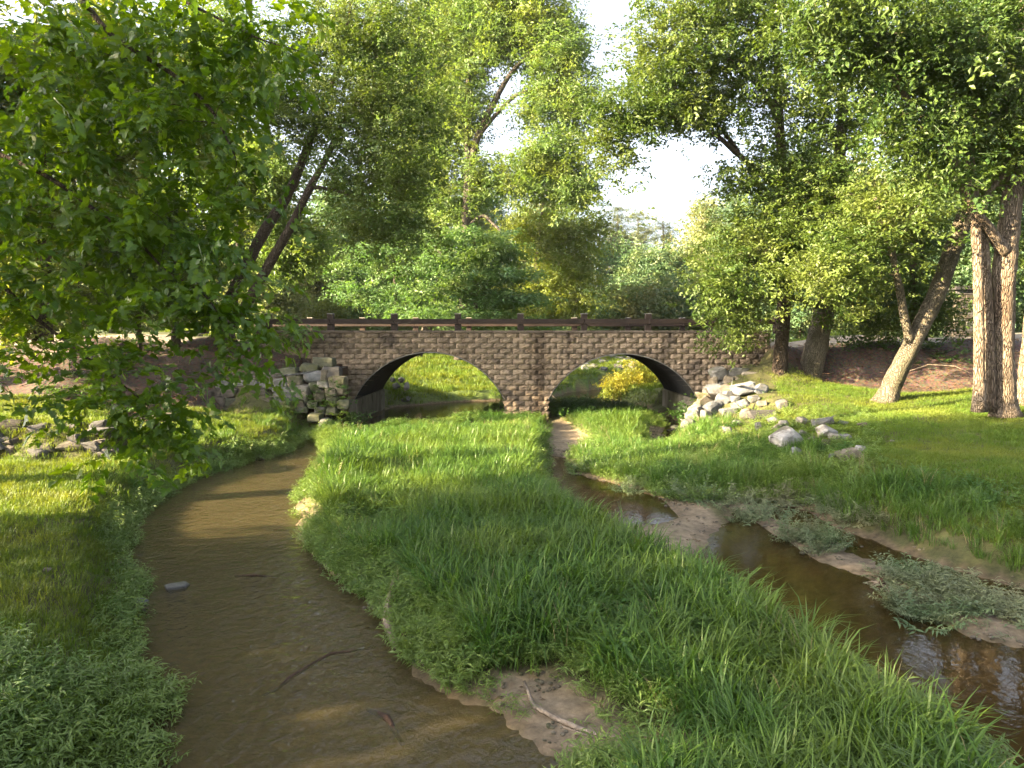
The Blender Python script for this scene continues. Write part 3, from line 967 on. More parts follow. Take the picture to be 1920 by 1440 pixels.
RG = 'rubble rocks beside the right arch'
NAMES = {'grey': 'grey angular rock in the rubble heap right of the right arch', 'blue': 'bluish rubble rock below the heap right of the right arch', 'tan': 'tan rubble rock stacked right of the right arch',
         'brown': 'brown flat rubble rock right of the right arch', 'cream': 'pale cream rubble rock right of the right arch'}
RP = [(1420, 580, 46, 112, 'tan'), (1450, 502, 92, 90, 'grey'), (1512, 562, 84, 84, 'tan'), (1580, 492, 134, 62, 'grey'), (1585, 572, 90, 92, 'tan'), (1672, 532, 134, 92, 'cream'), (1682, 592, 124, 84, 'cream'),
      (1645, 642, 142, 72, 'blue'), (1730, 632, 74, 62, 'blue'), (1380, 645, 54, 62, 'cream'), (1440, 637, 104, 62, 'blue'), (1540, 632, 112, 48, 'brown'), (1515, 662, 74, 44, 'blue'), (1400, 687, 134, 48, 'tan'),
      (1362, 735, 92, 72, 'tan'), (1412, 762, 84, 72, 'blue'), (1492, 702, 94, 62, 'blue'), (1345, 705, 60, 50, 'tan'), (1320, 790, 84, 80, 'grey'), (1285, 842, 84, 92, 'grey'), (1255, 892, 72, 82, 'grey'),
      (1620, 722, 64, 50, 'blue'), (1522, 782, 84, 52, 'blue'), (1572, 732, 60, 40, 'grey'), (1640, 802, 64, 62, 'tan'), (1700, 800, 50, 44, 'cream'), (1820, 832, 64, 34, 'blue'),
      (1716, 880, 32, 50, 'cream'), (1860, 880, 64, 44, 'cream'), (1510, 902, 64, 44, 'grey'), (1880, 732, 70, 52, 'blue'), (1560, 690, 50, 40, 'blue'), (1470, 590, 60, 60, 'grey'), (1620, 600, 50, 60, 'tan'),
      (1690, 690, 60, 40, 'grey'), (1450, 720, 50, 40, 'blue'), (1370, 800, 60, 50, 'grey'), (1340, 850, 50, 40, 'blue'), (1430, 830, 60, 36, 'grey'), (1570, 850, 50, 36, 'grey'), (1745, 720, 54, 36, 'cream')]
for (cx_, cy_, w, h, kd) in RP:
    px, py = 940 + cx_ / 3.556, 560 + cy_ / 3.556
    lab = rock_words(kd, w, h, 100, 62) + ' rock ' + ('topmost in' if cy_ < 560 else 'high in' if cy_ < 625 else 'midway down' if cy_ < 720 else 'low in' if cy_ < 790 else 'at the foot of') + ' the rubble ' + \
        ('against the right arch' if cx_ < 1420 else 'below the slender tree' if cx_ > 1600 else 'right of the right arch')
    if cy_ < 625:
        rock(px, py, w / 3.556, h / 3.556, kd, lab, RG, Y=25.3 - (cy_ - 480) * 0.004, boxy=0.6, tilt=0.15, big=1.25)
    else:
        rock(px, py, w / 3.556, h / 3.556, kd, lab, RG, boxy=0.45, big=1.5, sink=.22)
rock(940 + 1735 / 3.556, 560 + 795 / 3.556, 62, 18, 'dark', 'long dark slate slab tilted on the grass right of the rubble heap', boxy=0.8, sink=0.2, tilt=0.05)
LR = [(330, 1125, 170, 105, 'white', 'largest white boulder half sunk in the right bank grass'), (330, 1078, 60, 42, 'cream', 'cream rock just behind the largest white boulder'), (382, 1172, 60, 56, 'blue', 'grey blue rock at the foot of the largest white boulder'),
      (570, 1045, 96, 56, 'white', 'white knobbly rock on the lawn edge right of the large white boulder'), (535, 1052, 50, 46, 'cream', None), (606, 1068, 60, 42, 'cream', None), (458, 1096, 86, 40, 'tan', 'flat tan rock between the two white boulders'),
      (532, 978, 130, 46, 'grey', 'low grey rock at the top of the grassy right bank'), (296, 1000, 56, 52, 'cream', None), (412, 972, 60, 40, 'cream', None), (556, 1102, 46, 36, 'tan', None), (772, 1142, 54, 42, 'white', 'small white pointed rock on the right lawn'),
      (700, 1180, 130, 42, 'tan', 'long flat tan rock on the right lawn below the small white rock'), (600, 1186, 44, 34, 'blue', None), (660, 975, 54, 24, 'grey', None), (672, 1060, 60, 30, 'blue', None), (140, 1006, 32, 40, 'cream', None), (415, 1040, 44, 32, 'grey', None), (785, 985, 60, 24, 'brown', None), (960, 1078, 20, 14, 'cream', None)]
for (cx_, cy_, w, h, kd, lb) in LR:
    rock(1380 + cx_ / 3.272, 500 + cy_ / 3.272, w / 3.272, h / 3.272, kd, lb or rock_words(kd, w, h, 100, 52) + ' rock on the right bank ' + ('left of the largest white boulder' if cx_ < 320 else 'above the white boulders' if cy_ < 1035 else 'beside the white knobbly rock' if cx_ > 500 and cx_ < 640 else 'between the white boulders' if cx_ < 520 else 'on the lawn right of the boulders'), 'loose rocks on the right bank', boxy=0.4, big=1.4, sink=.12)
for k in range(26):
    px, py = random.uniform(-60, 215), random.uniform(800, 858)
    w, h, kd = random.uniform(26, 60), random.uniform(14, 28), random.choice(['dark', 'dark', 'brown', 'dark'])
    rock(px, py, w, h, kd, rock_words(kd, w, h, 55, 42) + ' rock ' + ('low' if py > 835 else 'high' if py < 815 else 'midway') + ' in the rubble under the sycamore, ' + ('left end' if px < 40 else 'right end' if px > 150 else 'middle'), 'dark rubble under the sycamore', boxy=0.6, tilt=0.2)
rock(300, 785, 46, 20, 'tan', 'pale rock at the top of the rubble under the sycamore', boxy=.5)
for k in range(70):
    px, py = random.uniform(1085, 1190), random.uniform(664, 694)
    w, h, kd = random.uniform(8, 18), random.uniform(5, 9), random.choice(['grey', 'blue', 'cream', 'white', 'grey'])
    rock(px, py, w, h, kd, rock_words(kd, w, h, 15, 11) + ' rock ' + ('high on' if py < 675 else 'low on' if py > 685 else 'midway up') + ' the bank beyond the right arch, ' + ('left end' if px < 1120 else 'right end' if px > 1155 else 'middle'), 'stone bank beyond the right arch', boxy=.5, tilt=.3)
for (px, py, w, h, kd) in [(752, 712, 12, 10, 'cream'), (762, 724, 12, 16, 'white'), (742, 724, 16, 12, 'grey'), (735, 712, 10, 9, 'grey'), (752, 750, 40, 8, 'grey')]:
    rock(px, py, w, h, kd, rock_words(kd, w, h, 30, 11) + ' rock on the meadow edge seen through the left arch', 'rocks beyond the left arch', Y=33.4, boxy=.4)
rock(228, 1068, 40, 20, 'tan', 'flat tan rock at the water edge of the left bank', boxy=.5, sink=.2)
rock(326, 1106, 44, 14, 'grey', 'flat grey rock breaking the water of the left channel', Y=G(326, 1106)[1], boxy=.5, tilt=.08)
rock(256, 1134, 26, 14, 'blue', 'small bluish rock in the shallows by the left bank', Y=G(256, 1134)[1], boxy=.3, tilt=.08)
rock(482, 862, 22, 10, 'tan', 'pale rock under the weed tuft where the left channel narrows', boxy=.4)
rock(87, 1071, 14, 9, 'tan', 'small orange tan rock on the left lawn', boxy=.3)
rock(215, 990, 12, 8, 'grey', 'small grey rock on the edge of the left bank', boxy=.3)
rock(1137, 918, 30, 8, 'tan', 'low pale rock at the sand edge of the right channel', boxy=.4)
for (px, py, lb) in [(1150, 742, 'dark wet rock in the pool left of the golden bush'), (1118, 729, 'dark wet rock in the riffle beyond the right arch'), (1270, 803, 'dark wet rock in the stream at the right foot of the right arch'), (1262, 808, 'second dark wet rock just below the one at the right arch foot')]:
    rock(px, py, 22, 7, 'dark', lb, 'wet rocks by the right arch', Y=G(px, py)[1], boxy=.5)

# driftwood
def stick(name, label, pts, rad, mat='driftwood', cat='driftwood', sides=8):
    mb = MB(); mb.tube(pts, rad, sides, 0.25, True)
    return tag(put(name, mb.mesh(name, M[mat], True)), label, cat)


def gp(px, py, up=0.0):
    P = hit(px, py)
    return (P[0], P[1], max(P[2], 0) + up)


dl = empty('driftwood_log', gp(760, 1205, .05), 'weathered log with a dark rotten root end at the island edge', 'log')
mb = MB(); mb.tube([gp(742, 1110, .16), gp(733, 1140, .14), gp(728, 1165, .11), gp(729, 1190, .08), gp(738, 1212, .04), gp(742, 1222, .0)], [.035, .05, .06, .06, .045, .02], 9, .3, True)
put('log', mb.mesh('log', M['driftwood'], True), dl)
q = gp(765, 1208, .05)
mb = MB()
for k in range(9):
    a = random.uniform(-2.2, 1.2)
    e = (q[0] + math.cos(a) * random.uniform(.1, .22), q[1] + math.sin(a) * .1, q[2] + random.uniform(-.08, .1))
    mb.tube([q, ((q[0] + e[0]) / 2, (q[1] + e[1]) / 2, (q[2] + e[2]) / 2 + .03), e], [.05, .045, .015], 6, .5, True)
put('root_end', mb.mesh('root_end', M['rotwood']), dl)
stick('stick', 'long bent bare stick lying on the sand strip at the island front', [gp(983, 1284, .03), gp(992, 1312, .05), (gp(1000, 1330, .03)), gp(1040, 1352, .03), gp(1085, 1372, .03), gp(1125, 1382, .02), gp(1175, 1392, .02), gp(1220, 1396, .02)], [.008, .014, .022, .02, .02, .015, .01, .006])
stick('stick', 'thin forked twig beside the long stick on the sand', [gp(1050, 1364, .015), gp(1100, 1383, .02), gp(1150, 1392, .015)], [.008, .006, .003], sides=5)
stick('stick', 'dark waterlogged branch lying in the left channel', [tuple(G(490, 1305, -.05)), tuple(G(520, 1292, -.014)), tuple(G(545, 1270, -.008)), tuple(G(590, 1243, -.012)), tuple(G(620, 1226, -.002)), tuple(G(655, 1222, -.004)), tuple(G(700, 1210, -.03))], [.008, .016, .02, .017, .018, .013, .006], 'rotwood')
stick('stick', 'thin sunken twig across the left channel below the flat grey rock', [tuple(G(440, 1080, -.01)), tuple(G(480, 1078, .006)), tuple(G(520, 1083, -.01))], [.012, .016, .01], 'rotwood', sides=5)
stick('stick', 'dark drowned branch near the bottom of the left channel', [tuple(G(690, 1330, -.05)), tuple(G(725, 1345, .004)), tuple(G(755, 1395, -.05))], [.02, .03, .02], 'rotwood')
sp = gp(1652, 1108, .0)
st = empty('driftwood_stump', sp, 'dark rotted stump with dry roots at the tip of the sand ridge', 'stump')
mb = MB(); mb.tube([sp, (sp[0], sp[1], sp[2] + .07), (sp[0] + .01, sp[1], sp[2] + .16)], [.06, .045, .012], 8, .6, True)
put('stump', mb.mesh('stump', M['rotwood']), st)
for k in range(14):
    a = random.uniform(0, 6.28); l = random.uniform(.1, .28)
    mb = MB(); mb.tube([(sp[0], sp[1], sp[2] + .05), (sp[0] + .5 * l * math.cos(a), sp[1] + .5 * l * math.sin(a), sp[2] + .07), (sp[0] + l * math.cos(a), sp[1] + l * math.sin(a), sp[2] + random.uniform(0, .06))], [.012, .008, .003], 5, .3)
    put('root', mb.mesh('root', M['driftwood']), st)
stick('stick', 'bare twig poking from the left base of the right arch', [tuple(W(1028, 735, 26.2)), tuple(W(1036, 742, 26.0)), tuple(W(1043, 748, 25.9))], [.012, .012, .006], sides=5)
stick('fallen_branch', 'bare fallen branch on the dark mulch behind the leaning trunk', [gp(1700, 700, .05), gp(1740, 690, .12), gp(1790, 692, .1), gp(1822, 703, .04)], [.015, .02, .018, .01], cat='branch', sides=5)
for (a, b) in [((62, 985), (110, 962)), ((90, 968), (128, 958))]:
    pass

# stone gate pillar beyond the right trees
PY = 30.5
pb = W(1808, 631, PY)
pil = empty('gate_pillar', tuple(pb), 'stone gate pillar with a slate cap behind the right-hand trees', 'pillar')
z = pb[2] - 0.25; zt = W(1808, 546, PY)[2]; w = 36 * PY / FPX
row = 0
while z < zt:
    hh = random.uniform(.11, .2)
    for (x0, x1) in ((-.5, -.5 + random.uniform(.3, .7)),) * 1:
        for (a, b) in ((-.5, x1), (x1, .5)):
            mb = MB(); mb.box(-(b - a) * w / 2 + .006, (b - a) * w / 2 - .006, -w / 2 + random.uniform(-.02, .02), w / 2, -hh / 2 + .006, hh / 2 - .006, .015)
            put('stone', mb.mesh('stone', M['st_' + random.choice(['brown', 'grey', 'dark', 'tan'])]), pil, (pb[0] + (a + b) / 2 * w, PY + w / 2, z + hh / 2))
    z += hh
mb = MB(); mb.box(-w * .46, w * .46, -w * .46, w * .46, pb[2] - .3 - zt, z - zt)
put('core', mb.mesh('core', M['mortar']), pil, (pb[0], PY + w / 2, zt))
mb = MB(); mb.box(-w * .68, w * .68, -w * .68, w * .68, 0, .1, .02); mb.box(-w * .5, w * .5, -w * .5, w * .5, .1, .2, .02)
put('cap', mb.mesh('cap', M['st_dark']), pil, (pb[0], PY + w / 2, z))
# pale slabs at the road edge on the left
sl = empty('slab_stack', tuple(W(360, 631, 26.6)), 'low stack of pale flat slabs at the road edge left of the bridge', 'slabs')
for k, (dy, dx) in enumerate(((0, 0), (3.6, 4), (7.2, -3))):
    mb = MB(); mb.box(-.34, .34, -.2, .2, -.03, .03, .01)
    put('slab', mb.mesh('slab', M['st_white']), sl, tuple(W(360 + dx, 629 - dy, 26.6)))
# ------------------------------------------------------------------ vegetation: small sprays, spread by geometry nodes inside each plant
def leaf_faces(mb, p, d, n, L_, Wd, fold=0.25, droop=0.2):
    """one folded leaf blade: p base, d direction, n up"""
    s = d.cross(n)
    if s.length < 1e-4: s = Vector((1, 0, 0))
    s.normalize(); n = s.cross(d).normalized()
    mid = p + d * (L_ * .45) - n * (L_ * .02)
    tip = p + d * L_ - n * (L_ * droop)
    a = mid + s * (Wd / 2) + n * (Wd * fold); b = mid - s * (Wd / 2) + n * (Wd * fold)
    mb.add([p, a, tip, mid, b], [(0, 3, 1), (3, 2, 1), (0, 4, 3), (4, 2, 3)])


def rdir(r, zmin=-1, zmax=1):
    z = r.uniform(zmin, zmax); a = r.uniform(0, 6.2832); q = math.sqrt(max(0, 1 - z * z))
    return Vector((q * math.cos(a), q * math.sin(a), z))


def spray(seed, nl, length, leafL, leafW, spread=0.5, twig=True):
    """twig with leaves either side, roughly flat, pointing +X"""
    r = random.Random(seed); mb = MB()
    path = [Vector((length * t, 0.06 * length * math.sin(3 * t + seed), -0.10 * length * t * t)) for t in (0, .33, .66, 1)]
    if twig:
        mb.tube(path, [length * .012, length * .010, length * .007, length * .003], 3)
    for i in range(nl):
        t = r.uniform(.08, 1.0)
        p = Vector((length * t, .06 * length * math.sin(3 * t + seed), -.1 * length * t * t))
        off = Vector((0, r.gauss(0, spread) * length * .5, r.gauss(0, spread * .35) * length * .5))
        d = Vector((r.uniform(.1, 1), (1 if i % 2 else -1) * r.uniform(.3, 1.1), r.uniform(-.55, .25))).normalized()
        n = Vector((r.gauss(0, .35), r.gauss(0, .35), 1)).normalized()
        k = r.uniform(.7, 1.2)
        leaf_faces(mb, p + off, d, n, leafL * k, leafW * k)
    return mb


def lobed_leaf(mb, p, d, n, s):
    """five pointed sycamore leaf"""
    side = d.cross(n)
    if side.length < 1e-4: side = Vector((0, 1, 0))
    side.normalize(); n = side.cross(d).normalized()
    out = [(0, 0), (-.10, .22), (-.02, .50), (.22, .36), (.40, .58), (.52, .26), (.78, .22), (1.0, 0), (.78, -.22), (.52, -.26), (.40, -.58), (.22, -.36), (-.02, -.50), (-.10, -.22)]
    vs = [p + d * (u * s) + side * (v * s) + n * (s * (abs(v) * .28 - .16 * u * u)) for u, v in out]
    c = p + d * (.36 * s) - n * .02 * s
    vs.append(c)
    k = len(out)
    mb.add(vs, [(i, (i + 1) % k, k) for i in range(k)])


def syc_spray(seed):
    r = random.Random(seed); mb = MB(); L_ = .55
    mb.tube([(0, 0, 0), (L_ * .5, .03, -.03), (L_, 0, -.10)], [.006, .004, .002], 3)
    for i in range(11):
        t = .12 + .88 * i / 10
        p = Vector((L_ * t, 0, -.1 * t * t))
        d = Vector((r.uniform(.2, 1), (1 if i % 2 else -1) * r.uniform(.3, 1.), r.uniform(-.8, .1))).normalized()
        q = p + d * r.uniform(.04, .09)
        n = Vector((r.gauss(0, .45), r.gauss(0, .45), 1)).normalized()
        lobed_leaf(mb, q, d, n, r.uniform(.075, .15))
    return mb


def grass_tuft(seed, nb, h0, h1, rad, w, bend, segs=4):
    r = random.Random(seed); mb = MB()
    for i in range(nb):
        a = r.uniform(0, 6.283); q = rad * math.sqrt(r.random())
        p = Vector((q * math.cos(a), q * math.sin(a), -.02))
        h = r.uniform(h0, h1); az = a + r.gauss(0, .9)
        out = Vector((math.cos(az), math.sin(az), 0)); side = Vector((-math.sin(az), math.cos(az), 0))
        bd = r.uniform(.15, 1) * bend
        tw = r.uniform(-.6, .6)
        vs, fs = [], []
        for k in range(segs + 1):
            t = k / segs
            ang = bd * t * t
            c = p + out * (h * (.10 * t + math.sin(ang) * t * .75)) + Vector((0, 0, h * (t * math.cos(ang * .75))))
            ww = w * (1 - t) ** .6 * (0.6 + .8 * min(t * 3, 1)) * .5
            sd = (side * math.cos(tw * t) + out * math.sin(tw * t)) * ww
            if k < segs: vs += [c - sd, c + sd]
            else: vs.append(c)
        for k in range(segs - 1):
            fs.append((2 * k, 2 * k + 1, 2 * k + 3, 2 * k + 2))
        fs.append((2 * segs - 2, 2 * segs - 1, 2 * segs))
        mb.add(vs, fs)
    return mb


def weed_clump(seed, ns, h, leafL, leafW, rad, creep=0.5, nl=9):
    """leaning stems with narrow leaves in alternate rows"""
    r = random.Random(seed); mb = MB()
    for i in range(ns):
        a = r.uniform(0, 6.283); q = rad * math.sqrt(r.random())
        p = Vector((q * math.cos(a), q * math.sin(a), -.01)); az = a + r.gauss(0, .7)
        out = Vector((math.cos(az), math.sin(az), 0)); H_ = h * r.uniform(.6, 1.15)
        pts = [p + out * (H_ * creep * t) + Vector((0, 0, H_ * t * (1 - .35 * creep * t))) for t in (0, .35, .7, 1)]
        mb.tube(pts, [.003, .0028, .002, .0012], 3)
        for k in range(nl):
            t = .18 + .82 * k / (nl - 1)
            b = p + out * (H_ * creep * t) + Vector((0, 0, H_ * t * (1 - .35 * creep * t)))
            s = Vector((-out.y, out.x, 0)) * (1 if k % 2 else -1)
            d = (s * r.uniform(.5, 1) + out * r.uniform(-.2, .9) + Vector((0, 0, r.uniform(-.15, .6)))).normalized()
            leaf_faces(mb, b, d, Vector((r.gauss(0, .3), r.gauss(0, .3), 1)).normalized(), leafL * r.uniform(.7, 1.2), leafW, .15, .25)
    return mb


def sources(name, builders, mat):
    res = []
    for b in builders:
        o = bpy.data.objects.new(name, b.mesh(name, mat))
        res.append(o)
    return res


_groups = {}


def scatter_group(key, srcs):
    if key in _groups: return _groups[key]
    ng = bpy.data.node_groups.new('scatter_' + key, 'GeometryNodeTree')
    ng.interface.new_socket('Geometry', in_out='INPUT', socket_type='NodeSocketGeometry')
    ng.interface.new_socket('Geometry', in_out='OUTPUT', socket_type='NodeSocketGeometry')
    gi = ng.nodes.new('NodeGroupInput'); go = ng.nodes.new('NodeGroupOutput')
    jn = ng.nodes.new('GeometryNodeJoinGeometry')
    gti = ng.nodes.new('GeometryNodeGeometryToInstance')
    for s in srcs:
        oi = ng.nodes.new('GeometryNodeObjectInfo')
        oi.inputs['Object'].default_value = s
        oi.inputs['As Instance'].default_value = False
        g1 = ng.nodes.new('GeometryNodeGeometryToInstance')
        ng.links.new(oi.outputs['Geometry'], g1.inputs[0])
        ng.links.new(g1.outputs[0], jn.inputs[0])
    ng.nodes.remove(gti)
    ip = ng.nodes.new('GeometryNodeInstanceOnPoints')
    ip.inputs['Pick Instance'].default_value = True
    ng.links.new(gi.outputs[0], ip.inputs['Points'])
    ng.links.new(jn.outputs[0], ip.inputs['Instance'])

    def attr(nm, typ):
        a = ng.nodes.new('GeometryNodeInputNamedAttribute'); a.data_type = typ
        a.inputs['Name'].default_value = nm
        return a.outputs['Attribute']
    ng.links.new(attr('pick', 'INT'), ip.inputs['Instance Index'])
    er = ng.nodes.new('FunctionNodeEulerToRotation')
    ng.links.new(attr('rot', 'FLOAT_VECTOR'), er.inputs[0])
    ng.links.new(er.outputs[0], ip.inputs['Rotation'])
    ng.links.new(attr('size', 'FLOAT'), ip.inputs['Scale'])
    ng.links.new(ip.outputs[0], go.inputs[0])
    _groups[key] = ng
    return ng


KITS = {}


def litter(seed):
    r = random.Random(seed); mb = MB()
    for i in range(7):
        p = Vector((r.uniform(-.2, .2), r.uniform(-.2, .2), r.uniform(.005, .03)))
        if i < 5: leaf_faces(mb, p, rdir(r, -.2, .3), Vector((r.gauss(0, .4), r.gauss(0, .4), 1)).normalized(), r.uniform(.05, .10), r.uniform(.03, .05), .3, .1)
        else:
            d = rdir(r, -.05, .1) * r.uniform(.08, .22)
            mb.tube([p, p + d * .5 + Vector((0, 0, .01)), p + d], [.004, .004, .002], 4)
    return mb


def pebble(seed):
    r = random.Random(seed); mb = MB()
    for i in range(6):
        c = Vector((r.uniform(-.1, .1), r.uniform(-.1, .1), 0)); s = r.uniform(.010, .028)
        vs = [c + Vector((math.cos(a) * s * r.uniform(.8, 1.2), math.sin(a) * s * r.uniform(.7, 1), z * s)) for z in (-.2, .35) for a in (0, 1.05, 2.1, 3.14, 4.2, 5.2)] + [c + Vector((0, 0, s * .62))]
        mb.add(vs, [(k, (k + 1) % 6, 6 + (k + 1) % 6, 6 + k) for k in range(6)] + [(6 + k, 6 + (k + 1) % 6, 12) for k in range(6)])
    return mb


def kit(key, builders, mat):
    KITS[key] = (scatter_group(key, sources(key, builders, M[mat])), len(builders))


kit('elm', [spray(s, 14, .44, .125, .068, .55) for s in range(4)], 'elm')
kit('elm_dark', [spray(s + 10, 14, .44, .125, .068, .55) for s in range(4)], 'elm_dark')
kit('ash', [spray(s + 20, 16, .75, .24, .10, .6) for s in range(4)], 'ash')
kit('dogwood', [spray(s + 30, 16, .7, .2, .12, .6) for s in range(4)], 'dogwood')
kit('yellowleaf', [spray(s + 40, 16, .7, .22, .115, .6) for s in range(3)], 'yellowleaf')
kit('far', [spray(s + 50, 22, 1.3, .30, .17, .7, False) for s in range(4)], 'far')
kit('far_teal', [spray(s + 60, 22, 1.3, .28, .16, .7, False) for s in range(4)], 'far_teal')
kit('pine', [spray(s + 70, 34, 1.1, .34, .045, .35, True) for s in range(3)], 'pine')
kit('goldbush', [spray(s + 80, 16, .4, .10, .055, .6) for s in range(3)], 'goldbush')
kit('broadspray', [spray(s + 90, 13, .34, .11, .055, .55) for s in range(3)], 'broad')
kit('syc', [syc_spray(s) for s in range(5)], 'syc')
kit('tall', [grass_tuft(s, 15, .24, .50, .10, .0135, 1.6) for s in range(5)], 'tall')
kit('lawn', [grass_tuft(s + 10, 22, .045, .12, .13, .007, 1.3, 3) for s in range(4)], 'lawn')
kit('meadow', [grass_tuft(s + 20, 22, .10, .30, .32, .025, 1.2, 3) for s in range(3)], 'lawn')
kit('weed', [weed_clump(s, 7, .24, .085, .017, .09, .7) for s in range(4)], 'weed')
kit('pale', [weed_clump(s + 10, 9, .22, .075, .018, .11, 1.0) for s in range(3)], 'pale')
kit('broad', [weed_clump(s + 20, 5, .34, .10, .04, .08, .35, 8) for s in range(3)], 'broad')
kit('straw', [grass_tuft(s + 60, 5, .30, .58, .08, .007, .8) for s in range(3)], 'straw')
kit('litter', [litter(s) for s in range(4)], 'litter')
kit('pebble', [pebble(s) for s in range(4)], 'st_tan')
kit('vine', [weed_clump(s + 30, 5, .30, .12, .075, .14, .9, 8) for s in range(3)], 'broad')


def scatter(name, key, P, rot, size, parent=None, **tags):
    ng, nvar = KITS[key]
    P = np.asarray(P, np.float32)
    if parent is not None:
        P = P - np.array(parent.location, np.float32)
    me = bpy.data.meshes.new(name)
    n = len(P)
    me.vertices.add(n)
    me.vertices.foreach_set('co', P.ravel())
    a = me.attributes.new('rot', 'FLOAT_VECTOR', 'POINT'); a.data.foreach_set('vector', np.asarray(rot, np.float32).ravel())
    a = me.attributes.new('size', 'FLOAT', 'POINT'); a.data.foreach_set('value', np.asarray(size, np.float32).ravel())
    a = me.attributes.new('pick', 'INT', 'POINT'); a.data.foreach_set('value', rng.integers(0, nvar, n).astype(np.int32))
    me.update()
    o = bpy.data.objects.new(name, me)
    COL.objects.link(o)
    o.parent = parent
    md = o.modifiers.new('scatter', 'NODES'); md.node_group = ng
    return tag(o, kind='stuff', **tags)


# ------------------------------------------------------------------ trees
def smooth_path(pts, n=6):
    """Catmull-Rom through (x, y, z, r) rows"""
    P = np.array(pts, float); out = []
    Q = np.vstack([2 * P[0] - P[1], P, 2 * P[-1] - P[-2]])
    for i in range(1, len(Q) - 2):
        for k in range(n):
            t = k / n
            out.append(.5 * ((2 * Q[i]) + (-Q[i - 1] + Q[i + 1]) * t + (2 * Q[i - 1] - 5 * Q[i] + 4 * Q[i + 1] - Q[i + 2]) * t * t + (-Q[i - 1] + 3 * Q[i] - 3 * Q[i + 1] + Q[i + 2]) * t ** 3))
    out.append(P[-1])
    return np.array(out)


def px_path(rows):
    """rows of (px, py, Y, diameter px) -> world path with radius"""
    out = []
    for px, py, Y, d in rows:
        p = W(px, py, Y)
        out.append((p[0], p[1], p[2], d * Y / FPX / 2))
    return out


def lobe(px, py, Y, rx, ry, depth, n):
    """crown lobe that the photo shows at (px, py) with half sizes rx, ry px, at distance Y"""
    c = W(px, py, Y); s = Y / FPX
    return (c[0], c[1], c[2], rx * s, depth, ry * s, n)


def crown_clusters(lobes, mult=1.0):
    C = []
    for (x, y, z, rx, ry, rz, n) in lobes:
        n = max(2, int(n * mult))
        u = rng.normal(size=(n, 3)); u /= np.linalg.norm(u, axis=1, keepdims=True)
        r = rng.random(n) ** (1 / 2.0)
        C.append(np.array([x, y, z]) + u * r[:, None] * np.array([rx, ry, rz]))
    return np.vstack(C)


NUM = {'ash': 2.2, 'elm': 1.3, 'elm_dark': 1.3, 'yellowleaf': 1.4}
DENS = {'ash': 1.3, 'elm': 1.02, 'elm_dark': 1.1, 'yellowleaf': 1.0, 'dogwood': 1.0, 'far': 1.6, 'far_teal': 1.6, 'pine': 1.4, 'syc': 1.3}


def make_tree(name, label, key, trunks, lobes, bark, cat='tree', group=None, per=9, crad=.44, size=(.8, 1.25), twigs=True, sides=10, tilt=.5, flat=.68, btaper=1.0, origin=None):
    paths = [smooth_path(t) for t in trunks]
    o0 = paths[0][0]
    root = empty(name, tuple(o0[:3]) if origin is None else origin, label, cat, group)
    for i, p in enumerate(paths):
        mb = MB()
        rad = p[:, 3].copy()
        if i == 0:
            fl = np.exp(-np.arange(len(rad)) / 1.3) * .45
            rad *= 1 + fl
        mb.tube([tuple(q) for q in p[:, :3]], rad, sides + 4 if rad[0] > .15 else sides, .16, True)
        put('trunk' if i == 0 or p[0, 3] > .6 * paths[0][0, 3] else 'limb', mb.mesh('trunk', M[bark], True), root)
    per = int(round(per * DENS.get(key, 1)))
    C = crown_clusters(lobes, NUM.get(key, 1.0))
    if twigs:
        nodes = [np.concatenate([p[2:, :4] for p in paths])]
        nodes = np.vstack(nodes)
        d0 = np.min(np.linalg.norm(C[:, None, :] - nodes[None, :, :3], axis=2), axis=1)
        bt = MB()
        for ci in np.argsort(d0):
            c = C[ci]
            dv = c - nodes[:, :3]
            dist = np.linalg.norm(dv, axis=1)
            cost = dist + np.maximum(0, -dv[:, 2]) * .8 - nodes[:, 3] * 1.0
            k = int(np.argmin(cost))
            a = nodes[k, :3]; r0 = min(nodes[k, 3] * .75, (.010 + .011 * dist[k]) * btaper)
            l = dist[k]
            if l < .15: continue
            ns = max(3, min(7, int(l / .5) + 2))
            ts = np.linspace(0, 1, ns + 1)
            side = rng.normal(size=3) * l * .07
            up = np.array([0, 0, l * .12])
            pts = a + np.outer(ts, c - a) + np.outer(np.sin(ts * math.pi), side + up)
            rr = r0 * (1 - ts) + .005 * ts
            bt.tube([tuple(q) for q in pts], rr, 5 if r0 > .03 else 4)
            nodes = np.vstack([nodes, np.concatenate([pts[1:], rr[1:, None]], axis=1)])
        tag(put('branches', bt.mesh('branches', M[bark], True), root), kind='stuff')
    m_ = len(C) * per
    u = rng.normal(size=(len(C), per, 3)) * np.array([crad, crad, crad * flat])
    P = (C[:, None, :] + u).reshape(-1, 3)
    rot = np.stack([rng.normal(0, tilt * .7, m_), rng.normal(.12, tilt, m_), rng.uniform(0, 6.283, m_)], -1)
    scatter('crown', key, P, rot, rng.uniform(size[0], size[1], m_), root)
    return root


def T(*rows):
    return px_path(rows)


GR = 'trees around the creek'
